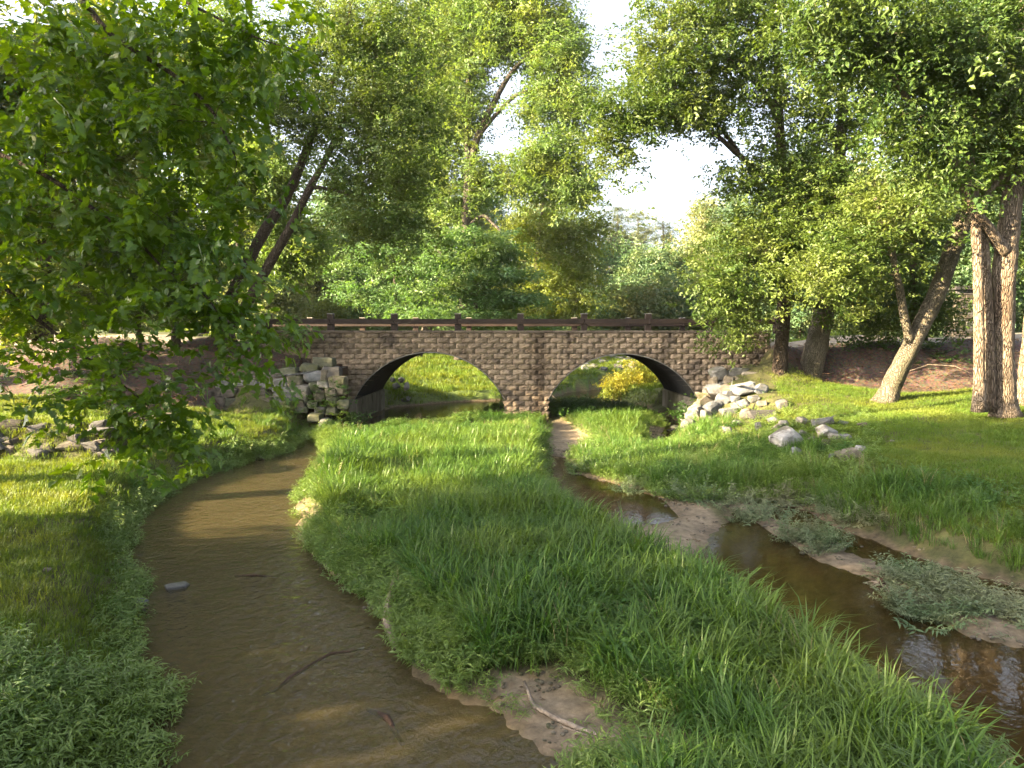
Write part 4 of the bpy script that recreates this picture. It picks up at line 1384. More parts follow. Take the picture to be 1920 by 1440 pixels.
# --- right-hand group
make_tree('leaning_tree', 'stout tree leaning right with flaky sunlit bark on the right lawn', 'elm',
          [T((1658, 760, 21, 38), (1678, 710, 21, 34), (1712, 640, 21, 32), (1752, 560, 21, 31), (1786, 470, 21, 30), (1815, 395, 21, 31), (1850, 330, 21.2, 26), (1880, 250, 21.5, 20), (1895, 120, 22, 14), (1905, -60, 22, 8)),
           T((1706, 640, 20.9, 17), (1694, 585, 20.7, 15), (1684, 530, 20.5, 13), (1668, 455, 20.3, 10), (1640, 370, 20, 6)),
           T((1822, 390, 21, 18), (1838, 330, 21, 15), (1832, 250, 20.8, 12), (1820, 150, 20.5, 8))],
          [lobe(1640, 430, 20.5, 90, 90, 1.5, 45), lobe(1560, 500, 20.5, 70, 60, 1.4, 30), lobe(1720, 330, 20.5, 86, 60, 1.3, 26), lobe(1840, 180, 22, 90, 110, 1.8, 45), lobe(1740, 120, 21, 90, 90, 1.6, 42), lobe(1900, 20, 22, 80, 90, 1.6, 30)], 'bark_grey', group=GR)
make_tree('tall_tree', 'tall tree with orange-lit bark at the right edge of the lawn', 'elm_dark',
          [T((1884, 780, 17.6, 42), (1882, 720, 17.6, 38), (1880, 640, 17.6, 37), (1882, 520, 17.6, 40), (1890, 440, 17.6, 37), (1902, 340, 17.7, 32), (1912, 220, 17.8, 27), (1920, 60, 18, 20), (1930, -120, 18, 12)),
           T((1884, 475, 17.5, 24), (1858, 435, 17.3, 20), (1822, 385, 17.1, 18), (1792, 320, 16.9, 16), (1762, 250, 16.7, 14), (1715, 205, 16.6, 12), (1680, 150, 16.4, 10), (1640, 70, 16.2, 8), (1590, 5, 16, 5)),
           T((1905, 260, 17.7, 16), (1880, 180, 17.5, 12), (1840, 120, 17.2, 8), (1790, 90, 17, 5))],
          [lobe(1680, 90, 16.4, 130, 80, 1.6, 55), lobe(1820, 60, 17, 120, 90, 1.6, 52), lobe(1560, 60, 16.2, 90, 70, 1.4, 34), lobe(1720, 240, 16.6, 100, 55, 1.1, 24), lobe(1890, 200, 17, 80, 90, 1.4, 30), lobe(1780, 320, 16.6, 50, 34, .7, 8)], 'bark_pale', group=GR)
make_tree('split_tree', 'tree with a dark split hollow between two thin stems beside the tall orange-lit tree', 'elm',
          [T((1836, 772, 17.3, 20), (1836, 640, 17.3, 18), (1834, 520, 17.3, 17), (1830, 430, 17.3, 17), (1822, 340, 17.3, 18), (1808, 250, 17.3, 16), (1790, 180, 17.4, 13), (1790, 170, 17.4, 4)),
           T((1860, 772, 17.5, 15), (1858, 640, 17.5, 13), (1852, 520, 17.5, 12), (1846, 430, 17.45, 11), (1836, 380, 17.4, 8)),
           T((1848, 770, 17.65, 20), (1848, 640, 17.65, 18), (1844, 520, 17.6, 14), (1838, 420, 17.5, 8)),
           T((1836, 400, 17.4, 14), (1862, 350, 17.5, 12), (1880, 330, 17.6, 10), (1905, 290, 17.8, 8), (1930, 240, 18, 6))],
          [lobe(1880, 330, 18.2, 60, 60, 1, 16), lobe(1760, 150, 17.6, 70, 50, 1, 18)], 'bark_pale', group=GR)
make_tree('edge_tree', 'tree trunk cut by the right edge of the lawn behind the tall tree', 'elm_dark',
          [T((1928, 765, 19, 40), (1930, 680, 19, 32), (1945, 550, 19, 30), (1965, 400, 19, 26), (1990, 100, 19, 14)), ],
          [lobe(1960, 250, 19, 90, 120, 1.8, 40), lobe(1990, 480, 19, 60, 70, 1.5, 20)], 'bark_pale', group=GR)
make_tree('slender_tree', 'slender upright tree rising from the rubble at the right end of the bridge', 'elm',
          [T((1456, 745, 24.6, 36), (1462, 690, 24.6, 27), (1468, 600, 24.6, 25), (1472, 480, 24.6, 22), (1468, 350, 24.5, 19), (1460, 200, 24.4, 15), (1455, 60, 24.2, 10), (1450, -80, 24, 6)),
           T((1466, 330, 24.4, 13), (1425, 320, 24, 11), (1385, 290, 23.6, 10), (1345, 255, 23.2, 8), (1310, 235, 22.9, 6), (1250, 215, 22.6, 4)),
           T((1462, 225, 24.3, 12), (1430, 170, 24, 10), (1390, 130, 23.6, 8), (1340, 95, 23.2, 5)),
           T((1385, 285, 23.6, 8), (1350, 240, 23.3, 7), (1318, 225, 23, 5), (1270, 170, 22.6, 4))],
          [lobe(1228, 120, 22.8, 54, 95, 1.2, 34), lobe(1300, 110, 23.2, 80, 95, 1.5, 46), lobe(1400, 110, 24, 90, 110, 1.6, 52), lobe(1160, 225, 22.5, 48, 55, .9, 24), lobe(1150, 295, 22.4, 26, 45, .5, 10), lobe(1240, 205, 22.8, 80, 38, 1, 28),
           lobe(1335, 215, 23.3, 60, 38, 1, 20), lobe(1500, 170, 24, 90, 140, 1.5, 46), lobe(1430, 330, 23.8, 50, 55, 1, 20), lobe(1370, 330, 23.4, 25, 40, .5, 7), lobe(1520, 330, 24, 80, 80, 1.4, 34), lobe(1300, 10, 23, 100, 40, 1.4, 28), lobe(1420, 0, 24, 100, 50, 1.4, 30)], 'bark_brown', group=GR)
make_tree('thick_tree', 'thick short trunk under drooping foliage right of the slender tree', 'elm',
          [T((1503, 735, 25.2, 52), (1520, 690, 25.2, 44), (1535, 630, 25.2, 40), (1550, 560, 25.2, 36), (1562, 470, 25, 30), (1570, 350, 25, 24), (1580, 200, 25, 16), (1590, 30, 25, 9)),
           T((1552, 550, 25.1, 16), (1520, 500, 24.6, 13), (1470, 460, 24, 10), (1410, 440, 23.4, 6)),
           T((1548, 580, 25, 14), (1500, 560, 24.3, 11), (1440, 555, 23.6, 8), (1380, 560, 23, 4))],
          [lobe(1400, 470, 23.4, 80, 65, 1.3, 42), lobe(1480, 430, 23.8, 86, 70, 1.2, 34), lobe(1375, 565, 23.2, 62, 42, 1.0, 24), lobe(1510, 490, 23.6, 90, 50, 1.2, 32), lobe(1580, 400, 24.2, 85, 80, 1.3, 34), lobe(1590, 555, 23.9, 60, 40, .9, 18), lobe(1590, 220, 25, 90, 110, 1.6, 45), lobe(1375, 628, 24.2, 30, 22, .5, 9), lobe(1340, 520, 23, 30, 22, .6, 9)], 'bark_grey', group=GR)
make_tree('understory_tree', 'low dark understory tree at the mulch bank behind the leaning trunk', 'elm_dark',
          [T((1712, 650, 25.5, 16), (1712, 560, 25.5, 14), (1714, 450, 25.6, 12), (1716, 330, 25.8, 8)), T((1732, 640, 26, 14), (1730, 520, 26, 11), (1728, 400, 26, 8))],
          [lobe(1640, 600, 25.5, 55, 40, 1, 22), lobe(1720, 570, 25.7, 60, 50, 1.1, 26), lobe(1650, 520, 26, 70, 60, 1.4, 28), lobe(1760, 600, 25.5, 45, 45, .9, 16), lobe(1720, 430, 26.5, 80, 80, 1.5, 34)], 'bark_brown', group=GR)
# --- left-hand group
make_tree('forked_tree', 'twin-trunked tree leaning right behind the left end of the bridge rail', 'elm',
          [T((418, 640, 25.2, 40), (428, 575, 25.2, 26), (452, 520, 25.2, 22), (492, 440, 25.2, 20), (534, 375, 25.1, 18), (560, 320, 25, 16), (590, 240, 24.8, 13), (622, 160, 24.6, 10), (650, 60, 24.4, 7), (665, -60, 24.2, 4)),
           T((430, 615, 24.9, 22), (462, 570, 24.8, 19), (508, 490, 24.7, 18), (545, 425, 24.6, 16), (575, 365, 24.5, 14), (615, 290, 24.4, 11), (650, 220, 24.2, 9), (700, 130, 24, 6)),
           T((585, 350, 24.5, 8), (640, 360, 24, 6), (700, 385, 23.6, 4))],
          [lobe(600, 90, 24.4, 100, 100, 1.5, 48), lobe(720, 90, 24, 90, 90, 1.5, 42), lobe(560, 220, 24.6, 80, 70, 1.4, 34), lobe(680, 220, 23.8, 90, 80, 1.5, 42), lobe(740, 330, 23.4, 80, 60, 1.3, 34), lobe(650, 330, 23.9, 60, 60, 1.2, 20), lobe(770, 430, 23.2, 38, 50, .8, 14), lobe(690, 420, 23.5, 70, 45, 1, 20), lobe(480, 120, 25, 80, 110, 1.5, 30), lobe(800, 190, 23.8, 50, 70, 1, 18)], 'bark_brown', group=GR)
make_tree('thin_tree', 'thin straight tree behind the sycamore leaves left of the twin-trunked tree', 'ash',
          [T((437, 600, 33, 13), (445, 480, 33, 12), (455, 380, 33, 11), (466, 220, 33, 9), (470, 60, 33, 6), (472, -60, 33, 4))],
          [lobe(430, 130, 33, 90, 110, 2, 40), lobe(500, 330, 33, 70, 70, 1.8, 24), lobe(420, 330, 33, 80, 80, 2, 28), lobe(540, 460, 34, 70, 60, 1.8, 24)], 'bark_far', group=GR)
make_tree('understory_tree', 'bushy dark green tree at the top of the left mulch bank', 'elm_dark',
          [T((330, 650, 25.5, 14), (328, 560, 25.5, 12), (322, 450, 25.4, 9), (318, 330, 25.2, 6)), T((262, 660, 25, 10), (258, 580, 25, 9), (250, 470, 25, 6))],
          [lobe(330, 420, 25, 100, 90, 1.6, 45), lobe(240, 500, 24.6, 90, 80, 1.5, 38), lobe(320, 560, 24.8, 90, 50, 1.3, 30), lobe(400, 480, 25, 60, 70, 1.2, 22), lobe(160, 560, 24, 80, 60, 1.3, 26), lobe(170, 400, 25, 90, 90, 1.5, 34)], 'bark_brown', group=GR)
make_tree('understory_tree', 'yellow-lit tree behind the sycamore at the left edge', 'yellowleaf',
          [T((80, 640, 22.5, 26), (85, 450, 22.5, 22), (90, 250, 22.5, 16), (95, 50, 22.5, 8))],
          [lobe(60, 180, 22.5, 130, 130, 2, 46), lobe(180, 260, 22.5, 90, 90, 1.8, 30), lobe(40, 400, 22.5, 110, 90, 2, 36), lobe(230, 120, 23.2, 90, 100, 2, 30), lobe(330, 220, 23.2, 80, 90, 1.8, 26), lobe(20, 560, 22, 80, 60, 1.5, 20)], 'bark_brown', group=GR)

# --- beyond the bridge
make_tree('tall_tree', 'tall airy pale-green tree with a forked trunk in the middle beyond the bridge', 'ash',
          [T((860, 675, 46, 13), (868, 560, 46, 15), (873, 430, 46, 18), (880, 330, 46, 16), (893, 265, 46, 13), (925, 195, 45.6, 11), (960, 135, 45.2, 8), (1010, 85, 44.8, 5), (1060, 50, 44.5, 3)),
           T((880, 320, 46, 11), (874, 230, 46, 9), (880, 120, 46, 7), (888, -20, 46, 4)),
           T((893, 262, 46, 8), (930, 215, 45.5, 7), (975, 175, 45, 6), (1030, 170, 44.5, 4), (1085, 190, 44.2, 3)),
           T((874, 425, 46, 7), (905, 405, 45.6, 6), (925, 420, 45.4, 5), (945, 440, 45.2, 3))],
          [lobe(960, 45, 45.5, 100, 62, 2.6, 50), lobe(1042, 95, 44.8, 60, 75, 2.2, 40), lobe(1078, 190, 44.5, 36, 50, 1.5, 18), lobe(880, 70, 46.5, 80, 80, 2.6, 42), lobe(1040, 290, 45, 60, 60, 2, 26), lobe(1075, 350, 45, 50, 42, 1.6, 20), lobe(985, 330, 45.5, 40, 50, 1.6, 18), lobe(860, 190, 46.5, 60, 70, 2.2, 24), lobe(905, 330, 46.5, 40, 45, 1.6, 14), lobe(960, -10, 45.5, 110, 40, 2.5, 26), lobe(1010, 200, 45, 40, 34, 1.5, 12)], 'bark_far', group=GR, per=8, crad=.62)
make_tree('tall_tree', 'tall dense green tree with a grey trunk left of the forked pale-green tree', 'ash',
          [T((776, 690, 48, 12), (815, 560, 48, 21), (830, 400, 48, 19), (822, 340, 48, 17), (815, 250, 48, 14), (830, 150, 48, 11), (838, 20, 48, 7))],
          [lobe(800, 110, 48, 80, 100, 2.6, 46), lobe(830, 270, 47.5, 50, 70, 2, 24), lobe(740, 190, 48, 80, 90, 2.5, 40), lobe(700, 60, 48, 90, 90, 2.5, 40), lobe(840, 20, 48, 70, 60, 2, 26), lobe(770, 320, 48, 70, 60, 2.2, 28), lobe(845, 380, 47, 40, 40, 1.6, 14)], 'bark_far', group=GR, per=8, crad=.62)
make_tree('layered_tree', 'small tree with flat layered green tiers just beyond the middle of the bridge', 'dogwood',
          [T((895, 668, 41, 11), (892, 580, 41, 9), (888, 500, 41, 7), (890, 440, 41, 4)), ],
          [lobe(870, 445, 41, 80, 14, 1.8, 26), lobe(920, 470, 40.5, 70, 12, 1.8, 22), lobe(850, 490, 41, 80, 14, 1.8, 26), lobe(930, 515, 40.5, 90, 14, 2, 28), lobe(850, 540, 40.5, 90, 14, 2, 28), lobe(950, 560, 40.5, 90, 14, 2, 28), lobe(870, 590, 40.5, 110, 14, 2, 30), lobe(960, 604, 40.5, 90, 13, 2, 24)], 'bark_far', group=GR, per=8, crad=.6, flat=.22, tilt=.25)
make_tree('layered_tree', 'second small tiered tree left of the layered tree beyond the bridge', 'dogwood',
          [T((740, 670, 47, 9), (742, 560, 47, 8), (738, 450, 47, 5))],
          [lobe(720, 470, 47, 80, 18, 2, 26), lobe(770, 505, 46.5, 60, 16, 2, 20), lobe(700, 545, 47, 90, 18, 2, 28), lobe(780, 575, 46, 70, 16, 2, 22), lobe(660, 500, 48, 60, 20, 2, 18)], 'bark_far', group=GR, per=8, crad=.7, flat=.3, tilt=.3)
make_tree('bright_tree', 'bright yellow-green tree right of the layered tree beyond the bridge', 'yellowleaf',
          [T((1000, 672, 54, 11), (1004, 560, 54, 10), (1010, 460, 54, 8), (1020, 370, 54, 5))],
          [lobe(1040, 450, 54, 75, 70, 2.6, 50), lobe(980, 430, 54.5, 45, 36, 2, 20), lobe(1070, 520, 53, 60, 60, 2.4, 38), lobe(1005, 540, 53.5, 55, 55, 2.2, 32), lobe(1100, 430, 55, 38, 32, 1.8, 16), lobe(1040, 590, 53, 80, 30, 2.4, 28)], 'bark_far', group=GR, per=8, crad=.65)
make_tree('bright_tree', 'pale green drooping tree in front of the yellow-green tree', 'far_teal',
          [T((1085, 668, 60, 9), (1082, 560, 60, 8), (1078, 450, 60, 5))],
          [lobe(1085, 480, 60, 55, 60, 2.4, 26), lobe(1115, 570, 60, 40, 50, 2, 20), lobe(1050, 420, 60, 40, 34, 2, 14)], 'bark_far', group=GR, per=5, crad=1.0)
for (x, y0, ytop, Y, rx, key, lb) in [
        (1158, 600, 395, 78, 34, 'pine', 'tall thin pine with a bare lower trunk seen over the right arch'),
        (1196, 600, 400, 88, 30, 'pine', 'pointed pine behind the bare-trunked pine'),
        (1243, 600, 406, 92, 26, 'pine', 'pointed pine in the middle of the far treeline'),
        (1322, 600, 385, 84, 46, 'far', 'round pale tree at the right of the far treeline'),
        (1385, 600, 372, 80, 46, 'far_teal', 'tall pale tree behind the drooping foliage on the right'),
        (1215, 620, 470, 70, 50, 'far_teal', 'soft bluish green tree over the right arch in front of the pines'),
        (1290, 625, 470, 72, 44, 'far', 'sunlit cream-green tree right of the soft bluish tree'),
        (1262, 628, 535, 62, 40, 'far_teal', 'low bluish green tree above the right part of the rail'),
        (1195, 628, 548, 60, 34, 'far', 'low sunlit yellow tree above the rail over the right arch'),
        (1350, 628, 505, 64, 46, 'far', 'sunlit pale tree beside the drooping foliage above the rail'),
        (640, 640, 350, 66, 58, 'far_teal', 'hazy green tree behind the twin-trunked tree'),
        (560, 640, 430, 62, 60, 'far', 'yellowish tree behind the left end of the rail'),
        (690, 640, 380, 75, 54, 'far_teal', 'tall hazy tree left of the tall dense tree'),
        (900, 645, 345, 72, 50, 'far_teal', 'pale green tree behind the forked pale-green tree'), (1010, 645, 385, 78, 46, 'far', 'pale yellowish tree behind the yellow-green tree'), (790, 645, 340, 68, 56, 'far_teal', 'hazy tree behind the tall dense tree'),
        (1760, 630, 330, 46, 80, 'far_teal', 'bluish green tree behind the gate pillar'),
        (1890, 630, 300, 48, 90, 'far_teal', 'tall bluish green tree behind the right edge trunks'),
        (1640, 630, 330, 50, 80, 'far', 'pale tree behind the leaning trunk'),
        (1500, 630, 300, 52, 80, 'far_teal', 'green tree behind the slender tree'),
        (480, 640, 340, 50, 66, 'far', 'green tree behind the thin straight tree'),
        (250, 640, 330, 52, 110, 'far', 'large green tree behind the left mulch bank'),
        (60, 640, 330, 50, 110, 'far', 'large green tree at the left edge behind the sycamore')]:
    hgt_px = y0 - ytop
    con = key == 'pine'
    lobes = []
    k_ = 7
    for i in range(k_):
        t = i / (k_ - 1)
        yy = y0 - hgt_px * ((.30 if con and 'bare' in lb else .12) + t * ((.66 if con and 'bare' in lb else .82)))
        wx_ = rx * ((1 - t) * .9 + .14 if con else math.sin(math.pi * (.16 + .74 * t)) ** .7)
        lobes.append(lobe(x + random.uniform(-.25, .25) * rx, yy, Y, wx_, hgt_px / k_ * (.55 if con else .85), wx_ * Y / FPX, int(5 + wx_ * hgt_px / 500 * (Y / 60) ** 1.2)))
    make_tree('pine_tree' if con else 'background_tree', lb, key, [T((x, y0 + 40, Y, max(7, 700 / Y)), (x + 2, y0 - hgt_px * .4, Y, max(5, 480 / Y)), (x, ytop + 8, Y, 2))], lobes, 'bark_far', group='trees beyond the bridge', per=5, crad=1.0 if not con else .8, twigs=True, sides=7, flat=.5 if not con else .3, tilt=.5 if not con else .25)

# shrubs on the meadow rim and round the bridge ends
for (x, y, Y, rx, ry, n, key, lb) in [
        (620, 585, 56, 60, 30, 24, 'yellowleaf', 'yellow-green sumac shrub behind the left rail'), (690, 600, 57, 50, 26, 20, 'dogwood', 'green shrub behind the rail right of the sumac'), (540, 600, 55, 50, 26, 18, 'elm', 'shrub behind the left end of the rail'),
        (760, 610, 58, 60, 18, 18, 'ash', 'low shrub behind the rail below the layered trees'), (1130, 608, 62, 50, 20, 18, 'yellowleaf', 'low yellow shrub behind the rail over the right arch'), (1320, 610, 58, 60, 18, 18, 'yellowleaf', 'low yellow shrub behind the right rail'), (1230, 612, 60, 50, 16, 16, 'ash', 'low pale shrub behind the rail'),
        (1400, 600, 40, 50, 24, 18, 'elm', 'shrub behind the right end of the rail')]:
    p = W(x, y + ry, Y)
    gz = float(hgt(p[0], p[1]))
    make_tree('shrub', lb, key, [[(p[0], p[1], gz - .1, .05), (p[0] + .1, p[1], gz + .8, .04), (p[0], p[1], p[2] + .5, .02)]], [lobe(x, y, Y, rx, ry, 1.2, n)], 'bark_brown', 'shrub', 'shrubs behind the rail', per=7, crad=.5, sides=5)
g = hit(1180, 758)
make_tree('golden_bush', 'golden sunlit bush on the bank seen through the right arch', 'goldbush', [[(W(1180, 752, 33.5)[0], 35.2, .2, .03), (W(1182, 735, 35.2)[0], 35.2, .9, .02), (W(1185, 700, 35.2)[0], 35.2, 1.5, .01)]],
          [lobe(1182, 714, 35.3, 46, 34, .7, 34), lobe(1205, 698, 35.4, 28, 18, .5, 12), lobe(1160, 733, 35, 34, 22, .5, 14)], 'bark_brown', 'bush', per=8, crad=.22, sides=5)
for (x, y, Y, rx, ry, n, lb) in [(655, 785, 24.6, 26, 24, 14, 'leafy bush between the stone wall and the left arch'), (1284, 775, 25.2, 16, 26, 12, 'leafy bush at the right foot of the right arch'), (560, 625, 25.3, 26, 22, 7, 'thin sapling in front of the left parapet')]:
    p = W(x, y + ry, Y)
    make_tree('bush', lb, 'broadspray' if y > 700 else 'elm', [[(p[0], p[1], p[2] - .25, .02), (p[0], p[1], p[2] + .2, .015), (p[0] + .05, p[1], p[2] + ry * Y / FPX, .008)]], [lobe(x, y, Y, rx, ry, .3, n)], 'bark_brown', 'bush', per=5, crad=.16, sides=5)

# --- sycamore hanging in from the left; its nearest leaves are leaves of their own
SL = [lobe(90, 90, 10.2, 150, 110, 1.08, 15), lobe(260, 90, 10.0, 130, 100, 1.01, 15), lobe(420, 80, 9.8, 110, 80, 0.86, 11), lobe(530, 95, 9.6, 50, 30, 0.36, 4), lobe(360, 240, 9.8, 120, 90, 0.86, 14), lobe(460, 330, 9.6, 50, 50, 0.50, 5), lobe(180, 270, 10.0, 150, 90, 0.94, 14),
      lobe(40, 390, 10.0, 90, 90, 0.86, 9), lobe(190, 420, 9.8, 120, 70, 0.79, 12), lobe(330, 440, 9.6, 110, 60, 0.65, 11), lobe(60, 550, 9.6, 90, 60, 0.72, 7), lobe(180, 550, 9.4, 80, 50, 0.65, 5), lobe(400, 540, 9.4, 60, 60, 0.50, 7), lobe(435, 640, 9.3, 32, 60, 0.29, 5), lobe(380, 600, 9.3, 40, 40, 0.36, 3),
      lobe(150, 670, 9.4, 110, 40, 0.58, 6), lobe(60, 680, 9.4, 70, 40, 0.50, 3), lobe(285, 775, 9.3, 62, 42, 0.43, 8), lobe(200, 740, 9.3, 50, 40, 0.43, 3), lobe(240, 830, 9.2, 40, 18, 0.22, 2), lobe(30, 240, 10.2, 80, 80, 0.72, 7), lobe(-130, 420, 10.3, 110, 200, 0.94, 13)]
syc = make_tree('sycamore', 'large-leaved sycamore hanging drooping branches in from the upper left', 'syc',
                [[(-13.2, 11.4, .6, .34), (-13.0, 11.4, 3.4, .28), (-12.6, 11.3, 6.6, .23), (-12, 11.2, 10.5, .16), (-11.5, 11.1, 14, .07)],
                 [(-12.6, 11.3, 6.4, .12)] + T((-150, -150, 10.1, 18), (60, -60, 9.9, 14), (150, 0, 9.8, 11), (215, 70, 9.7, 9), (325, 140, 9.6, 8), (395, 205, 9.5, 6), (440, 290, 9.4, 4)),
                 [(-12.8, 11.4, 5.0, .1)] + T((-200, 220, 10.0, 14), (0, 290, 9.8, 10), (95, 335, 9.7, 8), (180, 395, 9.6, 7), (255, 450, 9.5, 6), (310, 505, 9.4, 4), (390, 560, 9.2, 3), (430, 640, 9.1, 2)),
                 [(-13, 11.4, 3.8, .09)] + T((-220, 420, 9.8, 12), (-40, 500, 9.6, 9), (60, 590, 9.4, 7), (150, 660, 9.2, 5), (260, 745, 9.1, 3), (310, 790, 9.0, 2)),
                 T((150, 0, 9.8, 7), (260, -30, 9.6, 6), (380, 20, 9.5, 5), (480, 70, 9.4, 3), (560, 95, 9.3, 2))],
                SL, 'bark_brown', per=4, crad=.36, size=(.75, 1.15), tilt=.55, flat=.6, btaper=.45)
lm = []
for s in range(7):
    mb = MB(); lobed_leaf(mb, Vector((0, 0, 0)), Vector((1, 0, -.2)).normalized(), Vector((random.uniform(-.2, .2), random.uniform(-.3, .3), 1)).normalized(), .17)
    lm.append(mb.mesh('leaf', M['syc']))
vis = [l for l in SL if l[0] > -8.6]
wts = np.array([l[6] for l in vis], float); wts /= wts.sum()
for k in range(300):
    l = vis[rng.choice(len(vis), p=wts)]
    u = rng.normal(size=3); u /= np.linalg.norm(u); u[1] = -abs(u[1])
    q = np.array(l[:3]) + u * rng.uniform(.75, 1.0) * np.array(l[3:6])
    o = put('leaf', random.choice(lm), syc, tuple(q), (random.gauss(0, .5), random.gauss(.3, .5), random.uniform(0, 6.28)))
    s_ = random.uniform(.75, 1.15); o.scale = (s_, s_, s_)

# --- trees standing left of the frame and behind the camera: they throw the shade over the bar and show in the water
for (x, y, h, r, n, lb) in [(-17.5, 21.4, 10.5, 2.6, 100, 'tall-stemmed shade tree on the upper left bank'), (-19, 17.6, 15.5, 2.8, 130, 'tall-stemmed shade tree on the far left lawn'), (-17.5, 3.4, 14, 4.7, 250, 'broad shade tree on the left bank level with the camera'), (-13, -2.2, 13, 4.6, 220, 'shade tree behind the camera on the left bank'), (10, -9, 13, 4.5, 80, 'tree behind the camera on the right bank'), (-3, -18, 14, 5, 80, 'tree on the creek bank behind the camera')]:
    gz = float(hgt(x, y))
    make_tree('shade_tree', lb, 'dogwood', [[(x, y, gz - .1, .3), (x + .2, y, gz + h * .3, .24), (x, y + .2, gz + h * .6, .16), (x, y, gz + h * .95, .05)]],
              [(x, y, gz + h * .62, r, r, h * .36, n), (x + 1, y, gz + h * .3, r * .9, r * .9, h * .14, n // 3)] if 'stemmed' not in lb else [(x, y, gz + h * .70, r, r, h * .25, n)], 'bark_brown', group='shade trees outside the picture', per=8, crad=.7)

# far wood: one mass that closes the view
P = []
for k in range(2600):
    x = rng.uniform(-190, 190); y = 118 + rng.uniform(-12, 22) + abs(x) * .05
    top = 17.5 + 3.5 * math.sin(x * .11) + 2.5 * math.sin(x * .31 + 1) + 1.5 * math.sin(x * .83)
    gz = float(hgt(x, y))
    P.append((x, y, gz + .3 + (top - 6) * rng.random() ** .7 * (0.75 + .25 * rng.random())))
P = np.array(P); n = len(P)
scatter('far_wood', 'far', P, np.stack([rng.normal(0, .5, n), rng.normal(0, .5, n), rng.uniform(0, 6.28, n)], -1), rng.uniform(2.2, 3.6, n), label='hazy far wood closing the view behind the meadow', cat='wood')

# ------------------------------------------------------------------ ground plants
def field(x0, x1, y0, y1, dens, test, fall=None):
    n = int((x1 - x0) * (y1 - y0) * dens)
    X = rng.uniform(x0, x1, n); Y = rng.uniform(y0, y1, n)
    if fall:
        k = rng.random(n) < np.clip((fall / np.maximum(Y, 1)) ** 1.0, 0, 1)
        X, Y = X[k], Y[k]
    i = np.clip(np.searchsorted(GX, X) - 1, 0, len(GX) - 2); j = np.clip(np.searchsorted(GY, Y) - 1, 0, len(GY) - 2)
    z = hgt(X, Y)
    k = test(X, Y, z, wd[j, i], sd[j, i], mul[j, i])
    return np.stack([X[k], Y[k], z[k]], -1)


def plant(name, key, P, s0, s1, label, cat='plants', lean=.12):
    P = np.asarray(P); n = len(P)
    print(name, n)
    if n == 0: return
    scatter(name, key, P, np.stack([rng.normal(0, lean, n), rng.normal(0, lean, n), rng.uniform(0, 6.28, n)], -1), rng.uniform(s0, s1, n) * (1 + (.22 * vnoise(P[:, 0], P[:, 1], .9, 51) + .12 * vnoise(P[:, 0], P[:, 1], 2.6, 52)) * (key == 'tall')), label=label, cat=cat)


ROCKZONE = px_poly(ROCKZONE_PX, .8)
inrock = lambda X, Y: inside(ROCKZONE, X, Y)


def on_isl(X, Y): return inside(ISLAND, X, Y)
def leftside(X, Y): return X < np.interp(Y, [0, 5.2, 7.4, 11, 13, 16, 19, 23, 26], [-1.8, -1.5, -2.5, -4.3, -5, -5.3, -5.4, -6, -6])


BRIDGEBOX = lambda X, Y: (Y > 25.8) & (Y < 31.7) & (X > -12) & (X < 11)
# island: tall grass on top, leafy weeds round the edges
plant('tall_grass', 'tall', field(-7, 4, 3.6, 21, 95, lambda X, Y, z, w, s, m: on_isl(X, Y) & (w > .28 + .25 * vnoise(X, Y, .8, 21)) & (s > .12) & (vnoise(X, Y, .45, 22) > -.75), 14), .78, 1.28, 'tall bright green grass covering the long island between the channels', 'grass')
plant('back_grass', 'tall', field(-7, 1.6, 20.5, 24, 75, lambda X, Y, z, w, s, m: on_isl(X, Y) & (w > .3) & (s > .12) & (rng.random(X.shape) < (25 - Y) / 4)), .4, .65, 'shorter sunlit grass at the bridge end of the island', 'grass')
plant('leafy_weeds', 'broad', field(-7, 4, 3.6, 25.5, 60, lambda X, Y, z, w, s, m: on_isl(X, Y) & (w > .2) & (s > .1) & (vnoise(X, Y, .6, 23) + .25 * (Y > 11) > .12), 12), .6, 1.1, 'broad-leaved weeds growing in patches among the island grass')
plant('edge_weeds', 'weed', field(-7, 4, 3.6, 26, 190, lambda X, Y, z, w, s, m: on_isl(X, Y) & (w > -.12) & (w < .75 + .3 * vnoise(X, Y, .9, 25)) & (s > .16 - .42 * (rng.random(X.shape) ** 6)), 12), .7, 1.15, 'narrow-leaved weeds creeping round the island edge and over the sand', lean=.25)
plant('dry_stems', 'straw', field(-7, 7, 3.8, 22, 3.5, lambda X, Y, z, w, s, m: ~leftside(X, Y) & (w > .15) & (z < .7) & (s > .05)), .55, 1.0, 'straw-coloured dry stems standing in the creek-side grass', 'grass')
plant('island_tip_grass', 'tall', field(-2, 1.6, 25, 32.2, 24, lambda X, Y, z, w, s, m: on_isl(X, Y) & (w > .15)), .4, .65, 'grass on the island under the left arch', 'grass')
